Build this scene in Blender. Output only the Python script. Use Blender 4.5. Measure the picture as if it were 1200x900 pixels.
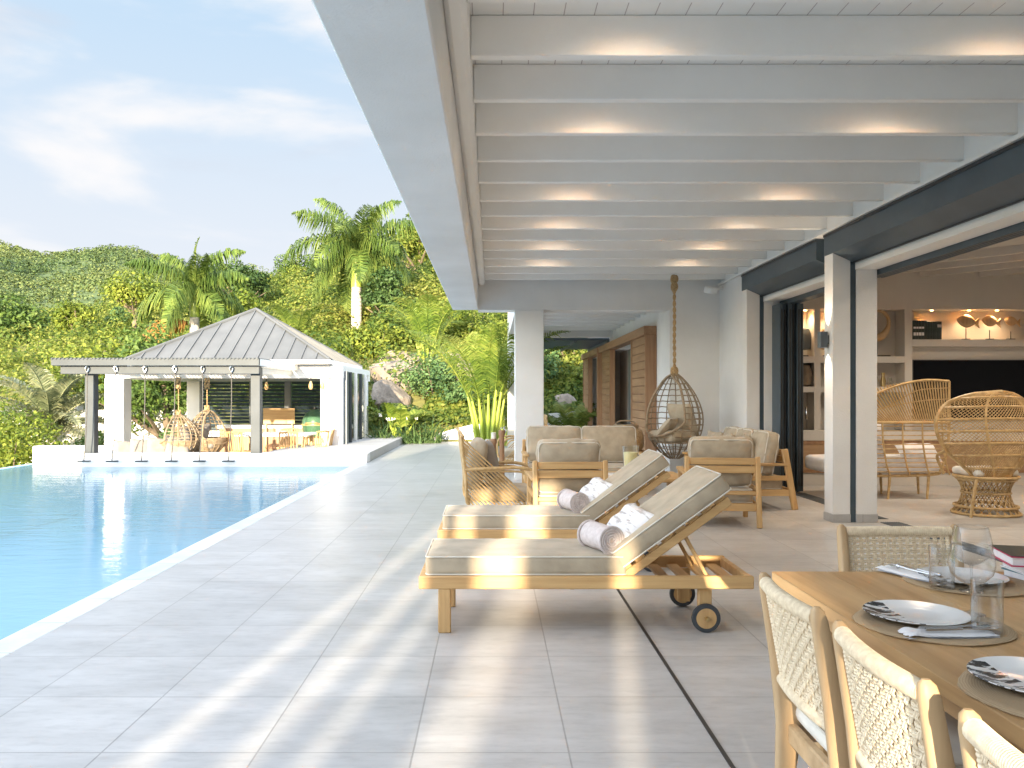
import bpy, bmesh, math, random
import numpy as np
from mathutils import Vector, Matrix, Euler
R = math.radians; PI = math.pi
scene = bpy.context.scene
for o in list(bpy.data.objects): bpy.data.objects.remove(o)
COL = scene.collection

# ---------------------------------------------------------------- camera
cam = bpy.data.cameras.new('camera'); co = bpy.data.objects.new('camera', cam); COL.objects.link(co)
co.location = (0, 0, 1.4); co.rotation_euler = (R(90), 0, 0)
cam.sensor_width = 36; cam.lens = 29.4; cam.shift_x = 0.0192; cam.shift_y = 0.0117
cam.clip_start = 0.05; cam.clip_end = 5000
scene.camera = co
# ---------------------------------------------------------------- light
SUN_EL, SUN_AZ = 10.0, 8.0          # low evening sun behind the camera, slightly left
S = Vector((-math.sin(R(SUN_AZ))*math.cos(R(SUN_EL)), -math.cos(R(SUN_AZ))*math.cos(R(SUN_EL)), math.sin(R(SUN_EL))))
sl = bpy.data.lights.new('sun', 'SUN'); sl.energy = 2.8; sl.angle = R(0.6); sl.color = (1.0, 0.84, 0.61)
so = bpy.data.objects.new('sun', sl); COL.objects.link(so); so.location = (-10, -40, 30)
so.rotation_euler = (-S).to_track_quat('-Z', 'Y').to_euler()
w = bpy.data.worlds.new('World'); scene.world = w; w.use_nodes = True
nt = w.node_tree; nt.nodes.clear()
out = nt.nodes.new('ShaderNodeOutputWorld'); bg = nt.nodes.new('ShaderNodeBackground')
sky = nt.nodes.new('ShaderNodeTexSky'); sky.sky_type = 'NISHITA'; sky.sun_disc = False
sky.sun_elevation = R(SUN_EL); sky.sun_rotation = R(180 + SUN_AZ); sky.air_density = 1.0; sky.dust_density = 0.6; sky.ozone_density = 1.2
bg.inputs['Strength'].default_value = 0.15
# cloud out of view overhead and behind made brighter to light the deck, paler hazy cloud bank low ahead (away from the sun)
def wn(t, **k):
    q = nt.nodes.new(t)
    for a_, b_ in k.items(): setattr(q, a_, b_)
    return q
def wmix(fac, A, B):
    q = wn('ShaderNodeMix', data_type='RGBA')
    for sk, val in (('Factor', fac), ('A', A), ('B', B)):
        if isinstance(val, (tuple, float)): q.inputs[sk].default_value = val
        else: nt.links.new(val, q.inputs[sk])
    return q.outputs['Result']
def wcloud(scale, loc, sc, p0, p1, amp):
    m_ = wn('ShaderNodeMapping'); m_.inputs['Scale'].default_value = sc; m_.inputs['Location'].default_value = loc
    n_ = wn('ShaderNodeTexNoise'); n_.inputs['Scale'].default_value = scale; n_.inputs['Detail'].default_value = 8; n_.inputs['Roughness'].default_value = 0.5; n_.inputs['Distortion'].default_value = 0.3
    r_ = wn('ShaderNodeMapRange', interpolation_type='SMOOTHSTEP'); r_.inputs['From Min'].default_value = p0; r_.inputs['From Max'].default_value = p1; r_.inputs['To Max'].default_value = amp
    nt.links.new(tc.outputs['Generated'], m_.inputs['Vector']); nt.links.new(m_.outputs[0], n_.inputs['Vector']); nt.links.new(n_.outputs['Fac'], r_.inputs['Value']); return r_.outputs[0]
tc = wn('ShaderNodeTexCoord'); sp = wn('ShaderNodeSeparateXYZ'); nt.links.new(tc.outputs['Generated'], sp.inputs[0])
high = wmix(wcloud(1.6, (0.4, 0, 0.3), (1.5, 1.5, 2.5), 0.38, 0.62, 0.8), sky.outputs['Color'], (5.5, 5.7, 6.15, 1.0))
zr = wn('ShaderNodeMapRange', interpolation_type='SMOOTHSTEP'); zr.inputs['From Min'].default_value = 0.10; zr.inputs['From Max'].default_value = 0.48; nt.links.new(sp.outputs['Z'], zr.inputs['Value'])
low = wmix(zr.outputs[0], (0.94, 1.0, 1.09, 1.0), (0.64, 0.86, 1.09, 1.0))
low = wmix(wcloud(2.3, (1.9, 0.2, 0.55), (1.3, 1.3, 4.4), 0.44, 0.62, 0.95), low, (1.13, 1.12, 1.13, 1.0))
low = wmix(wcloud(2.0, (3.1, 1.2, 0.1), (1.3, 1.3, 5.0), 0.54, 0.70, 0.6), low, (0.80, 0.83, 0.93, 1.0))
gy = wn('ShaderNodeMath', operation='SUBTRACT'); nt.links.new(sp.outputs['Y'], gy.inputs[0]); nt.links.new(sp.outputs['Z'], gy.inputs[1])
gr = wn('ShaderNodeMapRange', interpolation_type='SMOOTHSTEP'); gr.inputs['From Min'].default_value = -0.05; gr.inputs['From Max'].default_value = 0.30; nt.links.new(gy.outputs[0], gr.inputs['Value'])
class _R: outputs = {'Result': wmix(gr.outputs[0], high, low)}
mx = _R
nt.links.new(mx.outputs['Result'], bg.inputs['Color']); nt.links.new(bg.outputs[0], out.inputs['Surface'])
vs = scene.view_settings; vs.view_transform = 'Standard'; vs.look = 'None'; vs.gamma = 1; vs.use_curve_mapping = False
vs.exposure = 2.55
scene.render.engine = 'CYCLES'
scene.cycles.max_bounces = 8; scene.cycles.diffuse_bounces = 5; scene.cycles.glossy_bounces = 4; scene.cycles.transmission_bounces = 6; scene.cycles.transparent_max_bounces = 12
scene.cycles.caustics_reflective = False; scene.cycles.caustics_refractive = False

# ---------------------------------------------------------------- helpers
rng = np.random.default_rng(5); random.seed(5)

class MB:
    def __init__(s): s.v = []; s.f = []
    def add(s, vs, fs):
        n = len(s.v); s.v += [tuple(p) for p in vs]; s.f += [tuple(i+n for i in f) for f in fs]; return s
    def box(s, x0, y0, z0, x1, y1, z1, b=0.0, M=None):
        if x1 < x0: x0, x1 = x1, x0
        if y1 < y0: y0, y1 = y1, y0
        if z1 < z0: z0, z1 = z1, z0
        c = ((x0+x1)/2, (y0+y1)/2, (z0+z1)/2); h = ((x1-x0)/2, (y1-y0)/2, (z1-z0)/2)
        return s.cbox(c, h, b, M)
    def cbox(s, c, h, b=0.0, M=None):
        vs = []; fs = []
        sg = [(i, j, k) for i in (-1, 1) for j in (-1, 1) for k in (-1, 1)]
        if b <= 0:
            vs = [(c[0]+g[0]*h[0], c[1]+g[1]*h[1], c[2]+g[2]*h[2]) for g in sg]
            fs = [(0, 1, 3, 2), (4, 6, 7, 5), (0, 4, 5, 1), (2, 3, 7, 6), (0, 2, 6, 4), (1, 5, 7, 3)]
        else:
            b = min(b, min(h)*0.98); idx = {}
            for g in sg:
                for a in range(3):
                    p = [c[k] + g[k]*(h[k] - (0 if k == a else b)) for k in range(3)]
                    idx[g+(a,)] = len(vs); vs.append(p)
            def G(d): return tuple(d[k] for k in range(3))
            for a in range(3):
                e, f = [k for k in range(3) if k != a]
                for sa in (-1, 1):
                    fs.append(tuple(idx[G({a: sa, e: i, f: j})+(a,)] for i, j in ((-1, -1), (1, -1), (1, 1), (-1, 1))))
                for se in (-1, 1):
                    for sf in (-1, 1):
                        g0 = G({a: -1, e: se, f: sf}); g1 = G({a: 1, e: se, f: sf})
                        fs.append((idx[g0+(e,)], idx[g1+(e,)], idx[g1+(f,)], idx[g0+(f,)]))
            for g in sg: fs.append(tuple(idx[g+(a,)] for a in range(3)))
        if M is not None: vs = [M @ Vector(p) for p in vs]
        return s.add(vs, fs)
    def bar(s, p, q, wdt, thk, b=0.004, up=(0, 0, 1)):
        p = Vector(p); q = Vector(q); d = q-p; L = d.length; z = d/L
        x = Vector(up).cross(z)
        if x.length < 1e-4: x = Vector((1, 0, 0)).cross(z)
        x.normalize(); y = z.cross(x)
        M = Matrix.Translation((p+q)/2) @ Matrix((x, y, z)).transposed().to_4x4()
        return s.cbox((0, 0, 0), (wdt/2, thk/2, L/2), b, M)
    def tube(s, pts, r, n=6, closed=False, caps=True):
        pts = [Vector(p) for p in pts]; N = len(pts)
        rr = r if isinstance(r, (list, tuple)) else [r]*N
        T = []
        for i in range(N):
            a = pts[(i-1) % N] if (closed or i > 0) else pts[i]; b = pts[(i+1) % N] if (closed or i < N-1) else pts[i]
            t = (b-a); T.append(t.normalized() if t.length > 1e-9 else Vector((0, 0, 1)))
        u = T[0].orthogonal().normalized(); vs = []; fs = []
        for i in range(N):
            u = u - T[i]*u.dot(T[i])
            u = u.normalized() if u.length > 1e-6 else T[i].orthogonal().normalized()
            v = T[i].cross(u)
            for k in range(n):
                a = 2*PI*k/n; vs.append(pts[i] + (u*math.cos(a) + v*math.sin(a))*rr[i])
        for i in range(N if closed else N-1):
            j = (i+1) % N
            for k in range(n):
                l = (k+1) % n; fs.append((i*n+k, i*n+l, j*n+l, j*n+k))
        if caps and not closed:
            fs.append(tuple(range(n))[::-1]); fs.append(tuple((N-1)*n+k for k in range(n)))
        return s.add(vs, fs)
    def lathe(s, prof, n=24, c=(0, 0, 0), M=None, caps=True):
        vs = []; fs = []
        for r, z in prof:
            for k in range(n):
                a = 2*PI*k/n; p = Vector((c[0]+r*math.cos(a), c[1]+r*math.sin(a), c[2]+z)); vs.append(M @ p if M else p)
        m = len(prof)
        for i in range(m-1):
            for k in range(n):
                l = (k+1) % n; fs.append((i*n+k, i*n+l, (i+1)*n+l, (i+1)*n+k))
        if caps:
            fs.append(tuple(range(n))[::-1]); fs.append(tuple((m-1)*n+k for k in range(n)))
        return s.add(vs, fs)
    def rbox(s, size, r, puff=0.0, M=None, nm=5, jit=0.0):
        h = [a/2 for a in size]
        ax = []
        for a in h:
            ax.append([-a, -a+r*0.3, -a+r] + list(np.linspace(-a+r, a-r, nm+2)[1:-1]) + [a-r, a-r*0.3, a])
        vs = []; fs = []
        def mapp(q):
            c = [max(-(h[k]-r), min(h[k]-r, q[k])) for k in range(3)]
            d = Vector([q[k]-c[k] for k in range(3)])
            if d.length > 1e-9: d = d.normalized()*r
            p = Vector(c)+d
            nx, ny, nzz = [min(1, abs(p[k])/h[k]) for k in range(3)]
            p.z += puff*(1-nx**4)*(1-ny**4)*(1 if p.z > 0 else -1)*min(1, abs(p.z)/(h[2]*0.6))
            p.x += puff*0.5*(1-ny**4)*(1-nzz**2)*(p.x/h[0]); p.y += puff*0.5*(1-nx**4)*(1-nzz**2)*(p.y/h[1])
            if jit: p += Vector((math.sin(p.y*31+p.z*17), math.sin(p.x*23+p.z*19+1), math.sin(p.x*27+p.y*21+2)))*jit
            return M @ p if M is not None else p
        for a in range(3):
            e, f = [k for k in range(3) if k != a]
            for sg in (-1, 1):
                n0 = len(vs)
                for i in ax[e]:
                    for j in ax[f]:
                        q = [0, 0, 0]; q[a] = sg*h[a]; q[e] = i; q[f] = j; vs.append(mapp(q))
                ne, nf = len(ax[e]), len(ax[f])
                for i in range(ne-1):
                    for j in range(nf-1): fs.append((n0+i*nf+j, n0+(i+1)*nf+j, n0+(i+1)*nf+j+1, n0+i*nf+j+1))
        return s.add(vs, fs)
    def pillow(s, wx, wy, t, M=None, n=14, pinch=0.07, wr=0.012):
        vs = []; fs = []
        for sg in (1, -1):
            n0 = len(vs)
            for i in range(n+1):
                for j in range(n+1):
                    u = -1+2*i/n; v = -1+2*j/n
                    z = t/2*max(0, (1-u**4)*(1-v**4))**0.55 * (1+wr*8*math.sin(5*u+3*v*u)*math.cos(4*v))
                    p = Vector((wx/2*u*(1-pinch*(1-v*v)), wy/2*v*(1-pinch*(1-u*u)), sg*z)); vs.append(M @ p if M is not None else p)
            for i in range(n):
                for j in range(n):
                    a = n0+i*(n+1)+j; fs.append((a, a+n+1, a+n+2, a+1))
        return s.add(vs, fs)
    def prism(s, poly, axis, a0, a1):
        """poly in the two other axes (x,z for axis y; y,z for axis x; x,y for axis z)"""
        n = len(poly); vs = []
        for a in (a0, a1):
            for p, q in poly: vs.append({'y': (p, a, q), 'x': (a, p, q), 'z': (p, q, a)}[axis])
        fs = [tuple(range(n)), tuple(range(n, 2*n))[::-1]] + [(i, (i+1) % n, n+(i+1) % n, n+i) for i in range(n)]
        return s.add(vs, fs)
    def build(s, name, mat, parent=None, world=False, smooth=True, ang=38, weld=True, recalc=True):
        off = Vector((0, 0, 0))
        if parent is not None and world: off = -abs_loc(parent)
        me = bpy.data.meshes.new(name)
        me.from_pydata([(p[0]+off[0], p[1]+off[1], p[2]+off[2]) for p in s.v], [], s.f)
        bm = bmesh.new(); bm.from_mesh(me)
        if weld: bmesh.ops.remove_doubles(bm, verts=bm.verts, dist=1e-5)
        if recalc: bmesh.ops.recalc_face_normals(bm, faces=bm.faces)
        bm.to_mesh(me); bm.free()
        if smooth:
            me.shade_smooth()
            me.set_sharp_from_angle(angle=R(ang))
        me.materials.append(mat)
        o = bpy.data.objects.new(name, me); COL.objects.link(o); o.parent = parent
        return o

def abs_loc(o):
    l = Vector(o.location)
    if o.parent: l += abs_loc(o.parent)
    return l
def tag(o, label=None, cat=None, group=None, kind=None):
    if label: o['label'] = label
    if cat: o['category'] = cat
    if group: o['group'] = group
    if kind: o['kind'] = kind
    return o
def thing(name, label, cat, loc=(0, 0, 0), rz=0.0, group=None):
    o = bpy.data.objects.new(name, None); COL.objects.link(o); o.empty_display_size = 0.2
    o.location = loc; o.rotation_euler = (0, 0, rz); return tag(o, label, cat, group)
def dup(root, label, loc, rz=None, group=None, scale=None):
    def cp(o, par):
        c = o.copy(); COL.objects.link(c); c.parent = par
        for ch in list(o.children): cp(ch, c)
        return c
    c = cp(root, None); c.location = loc
    if rz is not None: c.rotation_euler = (0, 0, rz)
    if scale: c.scale = scale
    return tag(c, label, group=group)
def struct(mb, name, mat, **k): return tag(mb.build(name, mat, **k), kind='structure')
def npmesh(name, V, F, mat, parent=None, smooth=False):
    """V (n,3) F (m,4)"""
    me = bpy.data.meshes.new(name); V = np.ascontiguousarray(V, dtype=np.float32); F = np.ascontiguousarray(F, dtype=np.int32)
    me.vertices.add(len(V)); me.vertices.foreach_set('co', V.ravel())
    k = F.shape[1]; me.loops.add(F.size); me.loops.foreach_set('vertex_index', F.ravel())
    me.polygons.add(len(F)); me.polygons.foreach_set('loop_start', np.arange(0, F.size, k, dtype=np.int32))
    me.polygons.foreach_set('loop_total', np.full(len(F), k, dtype=np.int32))
    me.update(calc_edges=True); me.validate()
    if smooth: me.shade_smooth()
    me.materials.append(mat)
    o = bpy.data.objects.new(name, me); COL.objects.link(o); o.parent = parent; return o
def curve(pts, n=12):
    """Catmull-Rom through pts"""
    P = [Vector(p) for p in pts]; P = [2*P[0]-P[1]] + P + [2*P[-1]-P[-2]]; o = []
    for i in range(1, len(P)-2):
        for k in range(n):
            t = k/n; a, b, c, d = P[i-1:i+3]
            o.append(0.5*((2*b) + (c-a)*t + (2*a-5*b+4*c-d)*t*t + (3*b-a-3*c+d)*t**3))
    o.append(P[-2]); return o

# ---------------------------------------------------------------- materials
def base_mat(name):
    m = bpy.data.materials.new(name); m.use_nodes = True; n = m.node_tree
    return m, n, n.nodes['Principled BSDF']
def ramp(n, fac, cols, pos=None):
    r = n.nodes.new('ShaderNodeValToRGB'); e = r.color_ramp.elements
    while len(e) < len(cols): e.new(0.5)
    for i, c in enumerate(cols):
        e[i].position = pos[i] if pos else i/(len(cols)-1); e[i].color = (*c, 1)
    n.links.new(fac, r.inputs['Fac']); return r.outputs['Color']
def noise(n, scale, detail=4, rough=0.5, vec=None, sc=None, coord='Object'):
    t = n.nodes.new('ShaderNodeTexNoise'); t.inputs['Scale'].default_value = scale; t.inputs['Detail'].default_value = detail; t.inputs['Roughness'].default_value = rough
    c = n.nodes.new('ShaderNodeTexCoord'); src = c.outputs[coord] if vec is None else vec
    if sc:
        mpn = n.nodes.new('ShaderNodeMapping'); mpn.inputs['Scale'].default_value = sc; n.links.new(src, mpn.inputs['Vector']); src = mpn.outputs[0]
    n.links.new(src, t.inputs['Vector']); return t.outputs['Fac']
def bump(n, p, h, strength=0.2, dist=0.01):
    b = n.nodes.new('ShaderNodeBump'); b.inputs['Strength'].default_value = strength; b.inputs['Distance'].default_value = dist
    n.links.new(h, b.inputs['Height']); n.links.new(b.outputs[0], p.inputs['Normal'])
def mixed(name, c0, c1, scale, rough=0.6, bs=0.0, bscale=None, bdist=0.005, sc=None, detail=5, metal=0.0, spec=None, pos=None):
    m, n, p = base_mat(name)
    n.links.new(ramp(n, noise(n, scale, detail, 0.55, sc=sc), [c0, c1], pos or [0.32, 0.68]), p.inputs['Base Color'])
    p.inputs['Roughness'].default_value = rough; p.inputs['Metallic'].default_value = metal
    if spec is not None: p.inputs['Specular IOR Level'].default_value = spec
    if bs: bump(n, p, noise(n, bscale or scale*6, 4, sc=sc), bs, bdist)
    return m
def wood(name, c0, c1, axis=0, rough=0.5, s=9):
    sc = [s*2.2]*3; sc[axis] = s*0.13
    m, n, p = base_mat(name)
    f = noise(n, 1.0, 6, 0.6, sc=tuple(sc)); f2 = noise(n, 1.3, 3)
    col = ramp(n, f, [c0, tuple((a+b)/2 for a, b in zip(c0, c1)), c1], [0.3, 0.5, 0.72])
    mxn = n.nodes.new('ShaderNodeMix'); mxn.data_type = 'RGBA'; mxn.blend_type = 'MULTIPLY'; mxn.inputs['Factor'].default_value = 0.5
    n.links.new(col, mxn.inputs['A']); n.links.new(ramp(n, f2, [(0.7, 0.66, 0.62), (1, 1, 1)], [0.3, 0.65]), mxn.inputs['B'])
    n.links.new(mxn.outputs['Result'], p.inputs['Base Color']); p.inputs['Roughness'].default_value = rough
    bump(n, p, f, 0.15, 0.003); return m
def fabric(name, c, rough=0.9, var=0.12, weave=900):
    m, n, p = base_mat(name)
    n.links.new(ramp(n, noise(n, 7, 5), [tuple(a*(1-var) for a in c), tuple(min(1, a*(1+var)) for a in c)], [0.35, 0.65]), p.inputs['Base Color'])
    p.inputs['Roughness'].default_value = rough; p.inputs['Sheen Weight'].default_value = 0.15; p.inputs['Specular IOR Level'].default_value = 0.2
    t = noise(n, 12, 4, 0.6); bump(n, p, t, 0.35, 0.012); return m
def leaf(name, cols, trans=0.3, nscale=0.25, rough=0.55, coord='Object'):
    m, n, p = base_mat(name); o = n.nodes['Material Output']
    g = n.nodes.new('ShaderNodeNewGeometry')
    a = n.nodes.new('ShaderNodeMath'); a.operation = 'MULTIPLY_ADD'; a.inputs[1].default_value = 0.55
    n.links.new(g.outputs['Random Per Island'], a.inputs[0])
    b = n.nodes.new('ShaderNodeMath'); b.operation = 'MULTIPLY_ADD'; b.inputs[1].default_value = 1.5; b.inputs[2].default_value = -0.5
    n.links.new(noise(n, nscale, 2, coord=coord), b.inputs[0]); n.links.new(b.outputs[0], a.inputs[2])
    c = ramp(n, a.outputs[0], cols, [i/(len(cols)-1)*0.75+0.12 for i in range(len(cols))])
    n.links.new(c, p.inputs['Base Color']); p.inputs['Roughness'].default_value = rough; p.inputs['Specular IOR Level'].default_value = 0.25
    t = n.nodes.new('ShaderNodeBsdfTranslucent'); n.links.new(c, t.inputs['Color'])
    x = n.nodes.new('ShaderNodeMixShader'); x.inputs[0].default_value = trans
    n.links.new(p.outputs[0], x.inputs[1]); n.links.new(t.outputs[0], x.inputs[2]); n.links.new(x.outputs[0], o.inputs['Surface']); return m
def emis(name, c, s):
    m, n, p = base_mat(name); p.inputs['Base Color'].default_value = (*c, 1); p.inputs['Emission Color'].default_value = (*c, 1); p.inputs['Emission Strength'].default_value = s; return m
def glass(name, tint=(1, 1, 1), rough=0.0, ior=1.45):
    m, n, p = base_mat(name); p.inputs['Base Color'].default_value = (*tint, 1); p.inputs['Transmission Weight'].default_value = 1; p.inputs['Roughness'].default_value = rough; p.inputs['IOR'].default_value = ior; return m
def pane_glass(name, tint=(0.85, 0.9, 0.9)):
    m, n, p = base_mat(name); o = n.nodes['Material Output']
    t = n.nodes.new('ShaderNodeBsdfTransparent'); t.inputs['Color'].default_value = (*tint, 1)
    g = n.nodes.new('ShaderNodeBsdfGlossy'); g.inputs['Roughness'].default_value = 0.02
    fr = n.nodes.new('ShaderNodeLayerWeight'); fr.inputs['Blend'].default_value = 0.32; x = n.nodes.new('ShaderNodeMixShader')
    fm = n.nodes.new('ShaderNodeMath'); fm.operation = 'MULTIPLY'; fm.inputs[1].default_value = 0.8; fm.use_clamp = True; n.links.new(fr.outputs['Facing'], fm.inputs[0]); n.links.new(fm.outputs[0], x.inputs[0]); n.links.new(t.outputs[0], x.inputs[1]); n.links.new(g.outputs[0], x.inputs[2]); n.links.new(x.outputs[0], o.inputs['Surface']); return m

M = {}
M['stucco'] = mixed('stucco', (0.72, 0.71, 0.685), (0.83, 0.82, 0.80), 0.9, 0.85, 0.5, 70, 0.006, detail=9)
M['white_paint'] = mixed('white_paint', (0.87, 0.85, 0.81), (0.91, 0.895, 0.86), 2.0, 0.55, 0.08, 60, 0.003)
M['int_wall'] = mixed('int_wall', (0.56, 0.52, 0.47), (0.61, 0.57, 0.52), 1.2, 0.8)
M['dark_metal'] = mixed('dark_metal', (0.05, 0.075, 0.095), (0.065, 0.092, 0.115), 3, 0.35, 0, spec=0.5)
M['black_metal'] = mixed('black_metal', (0.015, 0.016, 0.018), (0.025, 0.026, 0.028), 5, 0.4)
M['grey_metal'] = mixed('grey_metal', (0.10, 0.118, 0.13), (0.13, 0.15, 0.165), 3, 0.45)
M['anthracite'] = mixed('anthracite', (0.045, 0.054, 0.06), (0.06, 0.07, 0.077), 3, 0.5, spec=0.3)
M['steel'] = mixed('steel', (0.55, 0.55, 0.56), (0.65, 0.65, 0.66), 5, 0.22, metal=1.0)
M['brass'] = mixed('brass', (0.55, 0.40, 0.18), (0.65, 0.5, 0.25), 5, 0.3, metal=1.0)
TEAK0, TEAK1 = (0.47, 0.27, 0.105), (0.68, 0.45, 0.205)
for i, a in enumerate('xyz'): M['teak_'+a] = wood('teak_'+a, TEAK0, TEAK1, i)
M['table_wood'] = wood('table_wood', (0.40, 0.22, 0.088), (0.66, 0.43, 0.205), 1, 0.38, 7)
M['chair_wood'] = wood('chair_wood', (0.44, 0.28, 0.14), (0.60, 0.42, 0.235), 2, 0.5)
for i, a in enumerate('yz'): M['cedar_'+a] = wood('cedar_'+a, (0.27, 0.14, 0.07), (0.43, 0.25, 0.135), i+1, 0.55, 6)
M['cabinet_wood'] = wood('cabinet_wood', (0.36, 0.22, 0.12), (0.46, 0.30, 0.17), 0, 0.5)
M['taupe'] = fabric('taupe', (0.415, 0.345, 0.25)); M['piping'] = fabric('piping', (0.66, 0.62, 0.54), var=0.03)
M['taupe_dark'] = fabric('taupe_dark', (0.26, 0.23, 0.20)); M['cream'] = fabric('cream', (0.72, 0.68, 0.60)); M['white_cloth'] = fabric('white_cloth', (0.80, 0.79, 0.80), var=0.04)
M['grey_cloth'] = fabric('grey_cloth', (0.42, 0.41, 0.40))
M['rattan'] = mixed('rattan', (0.40, 0.25, 0.10), (0.58, 0.40, 0.19), 18, 0.45, 0.15, 90)
M['rattan_pale'] = mixed('rattan_pale', (0.52, 0.40, 0.23), (0.66, 0.53, 0.33), 18, 0.5, 0.15, 90)
M['rattan_grey'] = mixed('rattan_grey', (0.22, 0.155, 0.09), (0.36, 0.27, 0.17), 18, 0.55, 0.15, 90)
M['cord'] = mixed('cord', (0.65, 0.52, 0.355), (0.82, 0.70, 0.51), 60, 0.75, 0.3, 300, 0.002)
M['rope'] = mixed('rope', (0.36, 0.23, 0.10), (0.55, 0.38, 0.19), 40, 0.85, 0.6, 120, 0.01)
M['dark_rope'] = mixed('dark_rope', (0.06, 0.055, 0.05), (0.11, 0.10, 0.085), 40, 0.85)
M['rubber'] = mixed('rubber', (0.03, 0.035, 0.04), (0.05, 0.055, 0.06), 20, 0.6)
M['ceramic'] = mixed('ceramic', (0.80, 0.80, 0.79), (0.82, 0.82, 0.81), 2, 0.12)
M['rock'] = mixed('rock', (0.17, 0.14, 0.11), (0.36, 0.30, 0.245), 1.4, 0.9, 0.8, 5, 0.12, detail=8)
M['soil'] = mixed('soil', (0.09, 0.075, 0.04), (0.13, 0.14, 0.05), 0.6, 0.95, 0.4, 4, 0.1)
M['hill_ground'] = mixed('hill_ground', (0.10, 0.115, 0.025), (0.22, 0.20, 0.06), 0.35, 0.95, 0.6, 1.5, 0.3)
M['far_forest'] = mixed('far_forest', (0.05, 0.085, 0.03), (0.10, 0.14, 0.045), 0.03, 0.95, 0.8, 0.25, 2.0)
M['bark'] = mixed('bark', (0.12, 0.09, 0.06), (0.22, 0.17, 0.12), 3, 0.9, 0.5, 12, 0.05)
M['pool_shell'] = mixed('pool_shell', (0.50, 0.76, 0.86), (0.58, 0.82, 0.90), 0.5, 0.5)
def coping_mat():
    m, n, p = base_mat('coping_stone'); tcn = n.nodes.new('ShaderNodeTexCoord'); b = n.nodes.new('ShaderNodeTexBrick'); b.offset = 0; b.inputs['Scale'].default_value = 1; b.inputs['Brick Width'].default_value = 40; b.inputs['Row Height'].default_value = 0.608; b.inputs['Mortar Size'].default_value = 0.006
    b.inputs['Color1'].default_value = (0.58, 0.61, 0.60, 1); b.inputs['Color2'].default_value = (0.72, 0.71, 0.70, 1); b.inputs['Mortar'].default_value = (0.42, 0.42, 0.42, 1)
    mpn = n.nodes.new('ShaderNodeMapping'); mpn.inputs['Location'].default_value = (20, 0.3, 0); n.links.new(tcn.outputs['Object'], mpn.inputs[0]); n.links.new(mpn.outputs[0], b.inputs['Vector'])
    mxn = n.nodes.new('ShaderNodeMix'); mxn.data_type = 'RGBA'; mxn.blend_type = 'MULTIPLY'; mxn.inputs['Factor'].default_value = 1
    n.links.new(b.outputs['Color'], mxn.inputs['A']); n.links.new(ramp(n, noise(n, 3.0, 7, 0.65), [(0.82, 0.81, 0.79), (1, 1, 1)], [0.35, 0.6]), mxn.inputs['B']); n.links.new(mxn.outputs['Result'], p.inputs['Base Color']); p.inputs['Roughness'].default_value = 0.6; return m
M['coping_stone'] = coping_mat()
M['coping'] = mixed('coping', (0.74, 0.73, 0.71), (0.80, 0.79, 0.77), 1.5, 0.6, 0.1, 60, 0.003)
M['green_ceramic'] = mixed('green_ceramic', (0.05, 0.12, 0.07), (0.07, 0.16, 0.09), 30, 0.3)
M['tv'] = mixed('tv', (0.004, 0.005, 0.008), (0.005, 0.007, 0.010), 1, 0.22, spec=0.12)
M['pale_stone'] = mixed('pale_stone', (0.72, 0.71, 0.69), (0.78, 0.77, 0.75), 1.5, 0.7, 0.1, 60, 0.003)
M['coping_grey'] = mixed('coping_grey', (0.40, 0.395, 0.385), (0.48, 0.475, 0.465), 1.5, 0.7, 0.1, 60, 0.003)
M['wax'] = mixed('wax', (0.86, 0.74, 0.36), (0.90, 0.80, 0.46), 6, 0.35)
M['glass'] = pane_glass('glass', (0.95, 0.96, 0.97)); M['pane'] = pane_glass('pane'); M['vase_glass'] = pane_glass('vase_glass', (0.93, 0.95, 0.93))
M['lamp_glow'] = emis('lamp_glow', (1.0, 0.72, 0.38), 9.0)
M['frond'] = leaf('frond', [(0.07, 0.11, 0.018), (0.15, 0.21, 0.035), (0.30, 0.33, 0.07)], 0.35, 0.8)
M['frond_royal'] = leaf('frond_royal', [(0.045, 0.085, 0.018), (0.10, 0.16, 0.03), (0.22, 0.28, 0.06)], 0.25, 0.9)
M['frond_yellow'] = leaf('frond_yellow', [(0.08, 0.14, 0.02), (0.18, 0.25, 0.035), (0.36, 0.39, 0.08)], 0.4, 0.7)
M['frond_silver'] = leaf('frond_silver', [(0.12, 0.15, 0.075), (0.22, 0.245, 0.13), (0.36, 0.36, 0.22)], 0.2, 0.8)
M['frond_dead'] = leaf('frond_dead', [(0.16, 0.08, 0.025), (0.32, 0.17, 0.05), (0.50, 0.28, 0.06)], 0.25, 0.8)
M['leaf_lime'] = leaf('leaf_lime', [(0.08, 0.13, 0.02), (0.17, 0.22, 0.03), (0.29, 0.32, 0.05)], 0.35, 0.5)
M['leaf_green'] = leaf('leaf_green', [(0.045, 0.085, 0.018), (0.09, 0.15, 0.03), (0.18, 0.25, 0.055)], 0.3, 0.5)
M['leaf_dark'] = leaf('leaf_dark', [(0.025, 0.055, 0.015), (0.05, 0.095, 0.025), (0.10, 0.16, 0.05)], 0.25, 0.5)
M['leaf_cool'] = leaf('leaf_cool', [(0.045, 0.095, 0.033), (0.095, 0.175, 0.06), (0.20, 0.29, 0.10)], 0.25, 0.5)
M['leaf_scrub'] = leaf('leaf_scrub', [(0.05, 0.10, 0.022), (0.14, 0.20, 0.033), (0.245, 0.275, 0.05), (0.33, 0.335, 0.085)], 0.45, 0.16)
M['leaf_far'] = leaf('leaf_far', [(0.05, 0.09, 0.033), (0.08, 0.125, 0.04), (0.12, 0.16, 0.05), (0.17, 0.20, 0.065)], 0.2, 0.012)
M['flower'] = fabric('flower', (0.8, 0.8, 0.78), var=0.02)

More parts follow.
